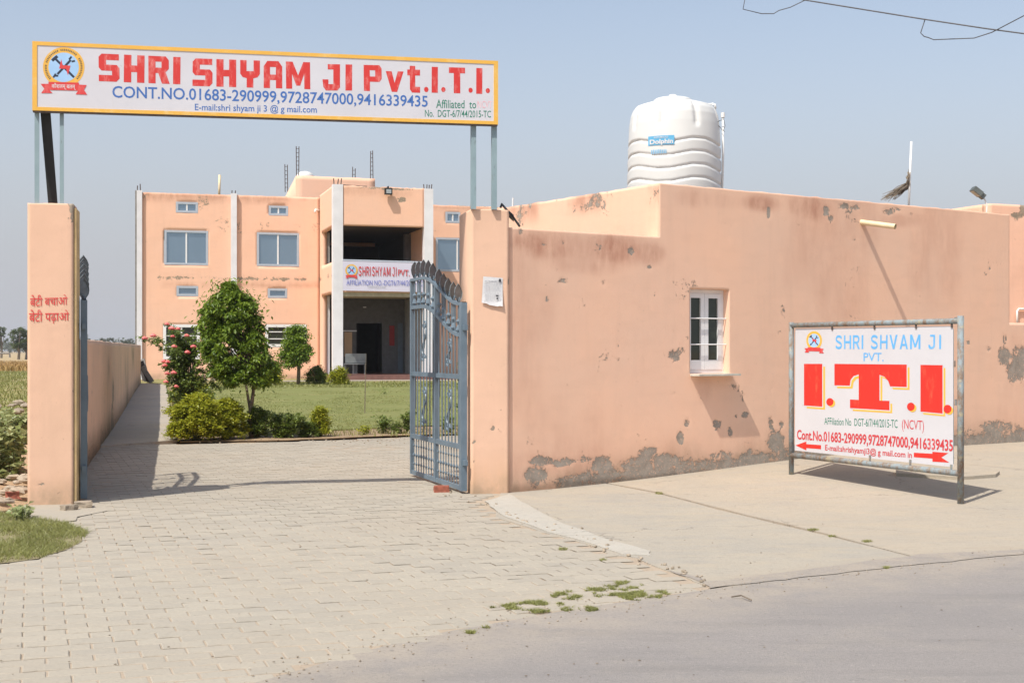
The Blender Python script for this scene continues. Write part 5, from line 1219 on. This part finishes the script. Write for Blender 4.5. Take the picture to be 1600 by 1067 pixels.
ff = root('facade_floodlight', PP.p(PP.u(605), PP.z(605, 300), .1), 'square black floodlight on the portico parapet above the balcony opening', 'floodlight')
b = MB(); u_, z_ = PP.uz(605.5, 299.5); b.bx(PP, u_ - .15, u_ + .15, z_ - .14, z_ + .12, .08, .26); b.bx(PP, u_ - .02, u_ + .02, z_ + .1, z_ + .2, -.05, .2); b.build('housing', M['black'], ff)
b = MB(); b.bx(PP, u_ - .10, u_ + .10, z_ - .1, z_ + .06, .262, .27); b.build('lamp_glass', mat('floodlight_glass', (0.42, 0.46, 0.48), .15), ff)
# bench in the porch
for k in range(2):
    cpos = IP.p(IP.u(541 + k*11), zfl, 1.2 + .3*k); r = root('steel_bench', cpos, ['grey steel waiting chair inside the porch, nearer the white column', 'grey steel waiting chair inside the porch, nearer the dark doorway'][k], 'chair')
    b = MB(); b.box(lambda x, y, z: cpos + Vector((x, y, z)), -.27, .27, -.22, .22, .40, .44); b.build('seat', M['chair'], r)
    b = MB(); b.box(lambda x, y, z: cpos + Vector((x, y, z)), -.27, .27, .22, .26, .46, .86); b.build('backrest', M['chair'], r)
    for sx_ in (-.24, .24):
        for sy_ in (-.19, .19): MB().tube([cpos + Vector((sx_, sy_, 0)), cpos + Vector((sx_, sy_, .4))], .018, 5).build('leg', M['chair'], r)
# boards leaning at the foot of the boundary wall
db = root('leaning_boards', G(226, 597), 'dark scrap boards and sticks leaning on the far end of the boundary wall', 'boards')
g0 = G(223, 598); g1 = G(240, 597)
for k in range(6):
    a0 = P(219 + random.uniform(0, 4), 560 + random.uniform(0, 14), 50.5 - .25*k); e0 = P(226 + 2.4*k, 596 + random.uniform(-2, 1), 50.2 - .2*k); w_ = .08
    b = MB(); d_ = (e0-a0).normalized(); s_ = d_.cross(Vector((0, 1, 0))).normalized(); b.box(lambda x, y, z: a0.lerp(e0, x) + s_*y*w_ + Vector((0, 1, 0))*z*.03, 0, 1, -1, 1, -1, 1)
    b.build('board', M['rough_cement'] if k % 3 == 2 else M['interior'], db)
# a standing dry stick in the lawn, and saplings
st0 = G(570, 648); tag(MB().tube([st0, P(571, 590, st0.y), P(572, 552, st0.y)], [.012, .01, .004], 5).build('dry_stick', M['dryleaf']), 'thin dry stick standing upright in the lawn before the porch', 'stick')

# ================================================================== vegetation
def skeleton(base, spec, m, parent, name='trunk'):
    b = MB()
    for pts, rs in spec: b.tube([base + Vector(p) for p in pts], rs, 7)
    return b.build(name, m, parent, True)
def branchset(base, tips, z0, m, parent, r0=.012):
    b = MB()
    for t_ in tips:
        t_ = Vector(t_); s0 = base + Vector((0, 0, z0)) + Vector((random.uniform(-.03, .03), random.uniform(-.03, .03), random.uniform(0, .3*(t_.z-base.z-z0) if t_.z > base.z+z0 else 0)))
        b.tube([s0, s0.lerp(t_, .5) + Vector((0, 0, .05)), t_], [r0, r0*.7, r0*.3], 5)
    return stuff(b.build('branches', m, parent, True))
# main tree
tb = G(394, 684); tY = tb.y; sc_ = tY/F
tree = root('ficus_tree', tb, 'dense glossy green garden tree with a forked trunk at the lawn edge', 'tree')
pj = lambda px, py, dy=0.0: P(px, py, tY + dy)
b = MB()
b.tube([pj(393, 686), pj(391, 660), pj(392, 640), pj(396, 610), pj(394, 590), pj(385, 560)], [.05, .045, .04, .03, .026, .018], 8)
b.tube([pj(391, 642), pj(387, 618, .05), pj(384, 598, .1), pj(370, 560, .1)], [.028, .024, .02, .012], 7)
b.tube([pj(394, 620), pj(400, 598, -.1), pj(410, 560, -.1)], [.02, .02, .012], 7)
b.build('trunk', M['bark'], tree, True)
env = [(440, 358, 5), (450, 357, 16), (465, 362, 33), (480, 360, 45), (500, 361, 50), (520, 362, 53), (540, 366, 56), (560, 372, 60), (575, 376, 60), (590, 384, 52), (602, 388, 40)]
cs, rs = [], []
for k in range(340):
    py = random.uniform(442, 597); cx = np.interp(py, [e[0] for e in env], [e[1] for e in env]); hw = np.interp(py, [e[0] for e in env], [e[2] for e in env])
    a = random.uniform(0, 2*math.pi); rr = math.sqrt(random.uniform(.25, 1)) * max(1.5, hw-5)*sc_
    c_ = pj(cx, py) + Vector((math.cos(a)*rr, math.sin(a)*rr*.95, 0)); cs.append(tuple(c_)); rs.append(random.uniform(.08, .14) if py > 462 else .06)
tp = clump_points(cs, rs, 88, .9, .35)
out_ = np.concatenate([np.array(cs)[RNG.integers(0, 340, 2600)] + RNG.normal(0, .13, (2600, 3)), tp]); out_ = out_[out_[:, 2] < 2.93 + RNG.normal(0, .03, len(out_))]
leaf_cloud('crown', out_, .078, M['leaf_tree'], tree, droop=.75, long=2.5, jitter=.5)
branchset(tb, [cs[i] for i in range(0, 340, 12)], 1.0, M['bark'], tree)
# small tree near the building
s0 = G(466, 603); sY = s0.y; st_ = root('ficus_tree', s0, 'smaller round green tree standing before the ground floor window', 'tree')
MB().tube([P(466, 604, sY), P(467, 575, sY), P(464, 545, sY)], [.07, .06, .04], 7).build('trunk', M['bark'], st_, True)
cs = []; rs = []
for k in range(90):
    py = random.uniform(512, 570); hw = np.interp(py, [508, 520, 540, 560, 572], [8, 20, 25, 27, 18]); a = random.uniform(0, 6.28); rr = math.sqrt(random.random())*hw*sY/F*.9
    cs.append(tuple(P(462 + (3 if py < 530 else 0), py, sY) + Vector((math.cos(a)*rr, math.sin(a)*rr, 0)))); rs.append(random.uniform(.16, .28))
leaf_cloud('crown', clump_points(cs, rs, 75, .9, .3), .11, M['leaf_tree'], st_, droop=.6, long=2.2)
# rose bush
r0 = G(292, 676); rY = r0.y; rose = root('rose_bush', r0, 'tall straggling rose bush with coral red flowers beside the path', 'shrub')
FL = [(260.6, 506), (267.7, 512.7), (277.8, 513.5), (270, 525), (291.5, 524), (272, 541), (292.7, 550), (301.6, 541), (225.7, 528), (239, 524), (255.5, 564), (256.8, 570.4), (260.6, 583), (271.2, 581.8), (258.8, 596), (275.3, 603.5), (261.9, 565), (353, 546)]
for k, (x, y) in enumerate(FL):
    dy = random.uniform(-.6, -.25); c_ = P(x, y, rY + dy); rr = random.uniform(3.8, 5.4)*rY/F; b = MB()
    for i in range(9):
        a = i*2.4; t_ = i/9; b.ball(c_ + Vector((math.cos(a)*rr*.55*t_, math.sin(a)*rr*.55*t_, rr*(.3-.5*t_))), rr*(.45 + .2*t_), 6, 4, (1, 1, .7), .15)
    b.build('flower', M['petal'], rose)
b = MB(); cs = []; rs = []
for k, (x, y) in enumerate(FL[:-1] + [(300, 520), (310, 535), (325, 520), (318, 560), (330, 580), (300, 590), (285, 560), (340, 600), (283, 530)]):
    tip = P(x + 1, y + 3, rY + random.uniform(-.3, .2)); mid_ = P(295 + (x-295)*.35, (y + 600)/2 - 12, rY); b.tube([P(292 + random.uniform(-8, 14), 676, rY), mid_, tip], [.014, .01, .004], 5)
    for t_ in np.linspace(.25, 1, 7):
        q = (mid_.lerp(tip, (t_-.4)/.6) if t_ > .4 else P(292, 676, rY).lerp(mid_, t_/.4)); cs.append(tuple(q + Vector((random.uniform(-.06, .06), random.uniform(-.1, .1), random.uniform(-.04, .04))))); rs.append(.10)
b.build('canes', M['cane'], rose, True)
for k in range(30):
    cs.append(tuple(P(random.uniform(268, 330), random.uniform(540, 640), rY + random.uniform(-.4, .4)))); rs.append(.14)
leaf_cloud('foliage', clump_points(cs, rs, 34, .9, .2), .065, M['leaf_rose'], rose, droop=.3, long=1.7)

def shrub(name, x0, x1, ytop, ybase, m, label, n, per=40, size=.05, upright=False, depth=.5, ybot=None, spiky=False):
    g_ = G((x0+x1)/2, ybase); Yd = g_.y; r = root(name, g_, label, 'shrub'); cs = []; rs = []; tips = []
    W_ = (x1-x0)/2*Yd/F; H_ = (ybase-ytop)*Yd/F
    for k in range(n):
        a = random.uniform(0, 6.28); t_ = random.uniform(.12, 1.0)
        wd = W_ * (math.sqrt(max(.05, 1 - (t_*1.0)**2.4)) if not spiky else (.25 + .75*t_)) * math.sqrt(random.random())
        h_ = H_ * (t_ if not spiky else t_*random.uniform(.6, 1))
        c_ = g_ + Vector((math.cos(a)*wd, math.sin(a)*wd*depth*2*.5, h_*.93)); cs.append(tuple(c_)); rs.append(random.uniform(.07, .13) * (1 if Yd < 35 else 2.0))
        if k % 3 == 0: tips.append(c_)
    b = MB()
    for t_ in tips: b.tube([g_ + Vector((random.uniform(-.05, .05), 0, 0)), g_.lerp(t_, .5) + Vector((0, 0, .04)), t_], [.010, .008, .003], 4)
    b.build('stems', M['cane'], r)
    leaf_cloud('foliage', clump_points(cs, rs, per, .8, .3), size, m, r, droop=.05, long=1.9)
    return r
shrub('clipped_shrub', 262, 352, 614, 689, M['leaf_yel'], 'bright yellow green bush at the lawn corner beside the path', 230, 80, .055, depth=.8)
shrub('clipped_shrub', 258, 340, 586, 666, M['leaf_yel'], 'loose feathery yellow green bush below the rose flowers', 190, 70, .055, depth=.8)
shrub('clipped_shrub', 318, 390, 622, 686, M['leaf_yel'], 'low yellow green bush just left of the forked tree trunk', 170, 70, .055, depth=.8)
shrub('clipped_shrub', 380, 424, 634, 684, M['leaf_dark'], 'dark green bush touching the forked tree trunk on its right', 60, 60)
shrub('clipped_shrub', 410, 478, 640, 684, M['leaf_dark'], 'spreading dark bush with pointed shoots, middle of the lawn edge', 80, 55, spiky=True)
shrub('clipped_shrub', 462, 496, 658, 683, M['leaf_dark'], 'low dark bush between the pointed one and the upright one', 34, 50)
shrub('clipped_shrub', 484, 516, 634, 682, M['leaf_yel'], 'upright light green bush in front of the open lawn', 55, 55)
shrub('young_shrub', 560, 578, 662, 680, M['leaf_yel'], 'tiny light green plant alone at the lawn edge', 9, 26)
shrub('young_shrub', 586, 614, 642, 678, M['leaf_dark'], 'thin airy shrub at the lawn edge left of the gate leaf', 22, 30, spiky=True)
shrub('young_shrub', 612, 632, 658, 678, M['leaf_dark'], 'small low plant between two airy shrubs near the gate leaf', 16, 30)
shrub('young_shrub', 622, 652, 628, 677, M['leaf_dark'], 'tall airy shrub seen just past the far edge of the open gate leaf', 24, 30, spiky=True)
shrub('young_shrub', 690, 712, 648, 676, M['leaf_dark'], 'small shrub seen through the bars of the open gate leaf', 20, 30)
shrub('young_shrub', 716, 742, 510, 676, M['leaf_dark'], 'tall narrow shrub between the open gate leaf and the right pillar', 60, 40)
shrub('round_shrub', 478, 513, 572, 602, M['leaf_dark'], 'round dark green bush at the left foot of the porch column', 44, 60, .085)
shrub('round_shrub', 512, 546, 576, 603, M['leaf_yel'], 'round bright green bush at the right foot of the porch column', 44, 60, .085)
shrub('round_shrub', 404, 442, 566, 603, M['leaf_yel'], 'leafy yellow green bush behind the big tree, near the building', 44, 60, .085)
shrub('young_shrub', 596, 603, 606, 617, M['leaf_dark'], 'tiny dark sapling in the middle of the lawn', 5, 16)
# low plants in soil strip: ground cover
pts = []
for k in range(900):
    x = random.uniform(285, 735); y = random.uniform(671, 684); g_ = G(x, y); pts.append((g_.x, g_.y, g_.z + .02))
blades('border_grass', pts, .10, M['blade'], None, .008)['kind'] = 'stuff'
# taller grass band at the back of the lawn
pts = []
for k in range(3500):
    x = random.uniform(330, 760); y = random.uniform(598.5, 607); g_ = G(x, y); pts.append((g_.x, g_.y, g_.z + .03))
blades('rough_lawn_grass', pts, .08, M['blade'], None, .02)
lp_ = gpoly([(285, 612), (305, 674), (450, 674), (640, 667), (800, 662), (800, 602), (560, 600), (400, 602)]); A_ = np.array(lp_)
X_ = RNG.uniform(A_[:, 0].min(), A_[:, 0].max(), 60000); Y_ = RNG.uniform(A_[:, 1].min(), A_[:, 1].max(), 60000); k_ = inpoly(X_, Y_, lp_) & (fbm(X_*.7, Y_*.7, 6) > .42)
X_, Y_ = X_[k_][:26000], Y_[k_][:26000]; blades('lawn_blades', np.stack([X_, Y_, hgt(X_, Y_) + .035], 1), .022, M['blade'], None, .010, .9)
# grass patch by the left pillar
gp = gpoly([(-60, 790), (20, 806), (60, 812), (105, 818), (138, 832), (128, 846), (105, 858), (60, 873), (0, 880), (-60, 884)])
A_ = np.array(gp); X_ = RNG.uniform(A_[:, 0].min(), A_[:, 0].max(), 60000); Y_ = RNG.uniform(A_[:, 1].min(), A_[:, 1].max(), 60000)
k_ = inpoly(X_, Y_, gp) & (fbm(X_*3, Y_*3) + RNG.uniform(-.15, .15, 60000) > .40); X_, Y_ = X_[k_][:22000], Y_[k_][:22000]
blades('grass_patch', np.stack([X_, Y_, hgt(X_, Y_) - .01], 1), .058, M['blade'], None, .0032, .9)
structure(sheet('grass_soil', gp, .004, 0, mat('dry_grass_soil', (0.30, 0.25, 0.14), .95, var=.2, vscale=6), step=.07, jit=.10, und=.004))
# grass growing in the paving joints, lower right
gm = [(795, 948, 30, 5), (845, 944, 36, 5), (900, 930, 40, 7), (960, 923, 46, 8), (985, 912, 26, 4), (1000, 932, 34, 6), (905, 952, 30, 4), (835, 955, 24, 3), (1040, 926, 18, 3), (768, 983, 22, 4), (880, 858, 7, 2), (942, 875, 5, 1.5), (1030, 771, 6, 2), (1270, 828, 9, 1.6), (1385, 887, 5, 1.5), (1355, 846, 8, 1.4), (735, 988, 8, 2), (1300, 838, 6, 1.2)]
pts = []
for cx, cy, rx, ry in gm:
    for k in range(int(rx*ry*8.0) + 30):
        a = random.uniform(0, 6.28); r_ = math.sqrt(random.random()); x = cx + math.cos(a)*rx*r_; y = cy + math.sin(a)*ry*r_
        g_ = G(x, y)
        if rx < 12 or float(fbm(g_.x*12, g_.y*12, 1.1, 3)) > .53: pts.append((g_.x, g_.y, g_.z + .0))
blades('joint_grass', pts, .018, M['blade'], None, .0026, 1.3)
# small debris: leaves and pebbles scattered on the paving and the road
db_ = MB()
for k in range(120):
    x = random.uniform(0, 1600); y = 700 + 367*random.random()**.8
    if y < 905 and x > 800 and y < 770: continue
    g_ = G(x, y); 
    if g_.y > 15 and (g_.x < -4.5 or g_.x > -.6): continue
    r_ = random.uniform(.002, .006); db_.ball(g_ + Vector((0, 0, .006)), r_, 5, 3, (1.6, .8, .5), .3)
stuff(db_.build('scattered_debris', M['dryleaf']))
pb_ = MB()
for k in range(150):
    if k < 70: x, y = random.uniform(690, 1110), 0; y = 785 + (x-740)*.34 + random.gauss(0, 6); 
    else: x, y = random.uniform(280, 700), random.gauss(689, 2.5) - (0)
    if y < 660: continue
    g_ = G(x, max(y, 676)); pb_.ball(g_ + Vector((0, 0, .008)), random.uniform(.006, .02), 5, 4, (1, .9, .6), .25)
for k in range(420):
    i = random.randrange(2, len(re)-3); a = Vector(re[i]).lerp(Vector(re[i+1]), random.random()); q = a + Vector((random.gauss(0, .16), random.gauss(0, .16))); h_ = float(hgt(q.x, q.y))
    pb_.ball(Vector((q.x, q.y, h_ + .003)), random.uniform(.002, .007), 5, 3, (1.2, .9, .6), .3)
stuff(pb_.build('pebbles', M['stone']))
tw = [G(1143, 935) + Vector((0, 0, .012)), G(1158, 934.5) + Vector((0, 0, .02)), G(1174, 940) + Vector((0, 0, .012))]
tag(MB().tube(tw, .005, 5).build('twig', M['dryleaf']), 'short curved twig lying on the road edge', 'twig')
# broken bricks
def rock(name, c_, sx_, sy_, sz_, rz, m, parent=None, rough=.12):
    import bmesh
    bm = bmesh.new(); bmesh.ops.create_cube(bm, size=1); bmesh.ops.subdivide_edges(bm, edges=bm.edges[:], cuts=2, use_grid_fill=True)
    for v in bm.verts:
        v.co.x *= sx_; v.co.y *= sy_; v.co.z *= sz_; k = float(vnoise(np.array(v.co.x*23 + c_.x*9), np.array(v.co.y*23 + c_.y*9), np.array(v.co.z*23)))
        v.co *= 1 + (k-.5)*rough*2; x, y = v.co.x, v.co.y; v.co.x = x*math.cos(rz) - y*math.sin(rz); v.co.y = x*math.sin(rz) + y*math.cos(rz)
        off = OFF[parent.name] if parent else Vector((0, 0, 0)); v.co += c_ + Vector((0, 0, sz_*.42)) - off
    me = bpy.data.meshes.new(name); bm.to_mesh(me); bm.free(); return link(name, me, parent, m)
tag(rock('broken_brick', G(690, 768) + Vector((0, 0, .0)), .17, .11, .075, .15, M['brick']), 'reddish broken brick under the lower edge of the open gate leaf', 'brick')
tag(rock('broken_brick', G(20, 790) + Vector((0, 0, .08)), .13, .1, .07, .5, M['brick'], rough=.3), 'dark red broken brick on the rubble left of the slogan pillar', 'brick')
tag(rock('concrete_lump', G(130, 793), .17, .16, .07, .3, M['stone'], rough=.25), 'grey concrete lump at the foot of the slogan pillar', 'rubble')
tag(rock('concrete_lump', G(106, 797), .14, .12, .06, .9, M['stone'], rough=.3), 'cracked concrete piece under the front corner of the slogan pillar', 'rubble')
# rubble and weeds outside the left pillar
rh = root('rubble_heap', G(10, 730), 'low heap of pale stones and earth left of the slogan pillar', 'rubble')
for k in range(60):
    x = random.uniform(-40, 44); y = random.choice([random.uniform(740, 800), random.uniform(742, 790), random.uniform(628, 650)]); g_ = G(x, y); s_ = random.uniform(.04, .16) * (1 if y > 700 else 1.6)
    s_ *= .62; MB().ball(g_ + Vector((0, 0, .02 + .12*float(fbm(g_.x*1.6, g_.y*1.6, 2.2)))), s_, 7, 5, (random.uniform(.9, 1.5), random.uniform(.7, 1.1), random.uniform(.35, .6)), .28).build('stone', M['stone'] if k % 4 else M['joint'], rh)
def weed(x0, x1, yt, yb, label, n=50, size=.09):
    g_ = G((x0+x1)/2, yb); r = root('leafy_weed', g_ , label, 'weed'); cs = []
    for k in range(n):
        c_ = P(random.uniform(x0, x1), random.uniform(yt, yb - 4), g_.y + random.uniform(-.5, .5)); cs.append(tuple(c_))
    b = MB()
    for c_ in cs[::2]: b.tube([Vector((c_[0], c_[1], g_.z)), Vector(c_)], [.008, .004], 4)
    b.build('stems', M['cane'], r); leaf_cloud('foliage', clump_points(cs, [.12]*n, 26, .7, .2), size, M['weed'], r, 0.0, 1.4)
weed(-40, 30, 672, 748, 'broad leafy green weed at the left edge of the photo', 80)
weed(14, 46, 645, 700, 'pale dusty weed beside the slogan pillar edge', 46)
weed(-40, 20, 645, 690, 'dusty weed further back at the left edge of the photo', 46)
weed(16, 42, 797, 806, 'small bluish green weed at the foot of the slogan pillar', 8, .06)
# far field grass tufts
pts = []
for k in range(7000):
    Yd = random.uniform(28, 75); X0 = random.uniform(-.42, -.34)*Yd; pts.append((X0, Yd, float(hgt(X0, Yd)) - .03))
blades('field_grass', pts, .10, M['blade'], None, .02)
pts = []
for k in range(9000):
    Yd = random.uniform(75, 190); X0 = random.uniform(-.43, -.32)*Yd; pts.append((X0, Yd, float(hgt(X0, Yd)) - .03))
blades('straw_stubble', pts, .35, mat('straw_blades', (0.42, 0.27, 0.10), .9, var=.2, vscale=.5), None, .04)
# field bench-like rail
fr0 = P(2, 553, 150); fe = root('field_rail', fr0 - Vector((0, 0, fr0.z)), 'thin dark rail standing in the far straw field', 'rail')
MB().tube([P(-20, 552, 150), P(15, 552, 150)], .10, 5).build('rail', M['rough_cement'], fe); MB().tube([P(15, 552, 150), P(15.5, 558.5, 150)], .10, 5).build('post', M['rough_cement'], fe)
MB().tube([P(-2, 552, 150), P(-2, 558.5, 150)], .10, 5).build('post', M['rough_cement'], fe)
def far_tree(px, ytop, ybot, wpx, Yd, label, m, n=60, trunk=True):
    base = P(px, 0, Yd); base.z = -.05; r = root('field_tree', base, label, 'tree', None)
    H_ = (HZ-ytop)*Yd/F + CH; W_ = wpx/2*Yd/F; z0 = CH - (ybot-HZ)*Yd/F; cs = []; rs = []
    for k in range(n):
        t_ = random.random(); a = random.uniform(0, 6.28); w_ = W_*math.sqrt(max(.04, 1-(2*t_-1)**2*.9))*math.sqrt(random.random()); cs.append((base.x + math.cos(a)*w_, base.y + math.sin(a)*w_, z0 + (H_-z0)*t_*.94)); rs.append(W_*random.uniform(.18, .3))
    b = MB(); b.tube([base, base + Vector((.1, 0, z0*.6)), base + Vector((0, 0, (z0+H_)/2))], [.28, .22, .12], 6)
    for c_ in cs[:8]: b.tube([base + Vector((0, 0, max(.5, z0*.7))), Vector(c_)], [.13, .05], 5)
    b.build('trunk', M['bark'], r); leaf_cloud('crown', clump_points(cs, rs, 70, .8, .3), W_*.13, m, r, .1, 1.5)
far_tree(29, 511, 545, 30, 250, 'round green tree in the field just left of the slogan pillar', M['leaf_far'], 80)
far_tree(41, 515, 546, 22, 252, 'tree half hidden behind the slogan pillar edge', M['leaf_far'], 60)
far_tree(2, 509, 540, 20, 300, 'dark tree at the far left edge of the field', M['leaf_far'], 60)
far_tree(133, 520, 545, 16, 330, 'hazy tree seen just right of the folded gate leaf', M['leaf_haze'], 50)
for i, (x, y, w_) in enumerate(((158, 529, 22), (172, 527, 20), (190, 530, 18), (204, 529, 20), (214, 533, 12))):
    far_tree(x, y, 545, w_, 520 + 12*i, ['leftmost low hazy tree above the boundary wall', 'second low hazy tree from the left above the boundary wall', 'middle low hazy tree above the boundary wall', 'fourth low hazy tree above the boundary wall', 'hazy tree top nearest the white corner column above the wall'][i], M['leaf_haze'], 40)
# a dense far wood along the horizon
cs = []; rs = []
for k in range(420):
    X0 = random.uniform(-420, -150); Yd = random.uniform(860, 940); cs.append((X0, Yd, random.uniform(1, 7))); rs.append(random.uniform(2.5, 5))
wd = leaf_cloud('distant_wood', clump_points(cs, rs, 30, .8, .2), 1.6, M['leaf_haze'], None, .1, 1.3)

# ------------------------------------------------------------------ haze in the air
hm = bpy.data.materials.new('pale_haze'); hm.use_nodes = True; hn = hm.node_tree; hn.nodes.clear()
ho = hn.nodes.new('ShaderNodeOutputMaterial'); hv = hn.nodes.new('ShaderNodeVolumePrincipled')
hv.inputs['Color'].default_value = (0.96, 0.975, 1.0, 1); hv.inputs['Density'].default_value = 0.0003; hv.inputs['Anisotropy'].default_value = .3
hn.links.new(hv.outputs[0], ho.inputs['Volume'])
USE_HAZE = True
if USE_HAZE: stuff(MB().xyz(-2700, 2700, -60, 2900, -1.2, 22).build('haze', hm))

# ------------------------------------------------------------------ shared group phrases for repeats
GROUPS = {'gate_pillar': 'plastered pillars of the gateway', 'gate_leaf': 'leaves of the open iron gate', 'ficus_tree': 'green trees in the garden', 'clipped_shrub': 'bushes along the front edge of the lawn',
          'young_shrub': 'young shrubs around the lawn', 'round_shrub': 'round bushes before the building', 'field_tree': 'trees beyond the field', 'broken_brick': 'broken red bricks', 'concrete_lump': 'concrete lumps at the pillar foot',
          'leafy_weed': 'weeds outside the left pillar', 'floodlight': 'floodlights on the buildings', 'loose_wire': 'loose wire loops overhead', 'steel_bench': 'waiting chairs in the porch', 'roof_rod': 'white rods on the office roof'}
for o in bpy.data.objects:
    k = o.name.split('.')[0]
    if o.parent is None and k in GROUPS and 'category' in o: o['group'] = GROUPS[k]
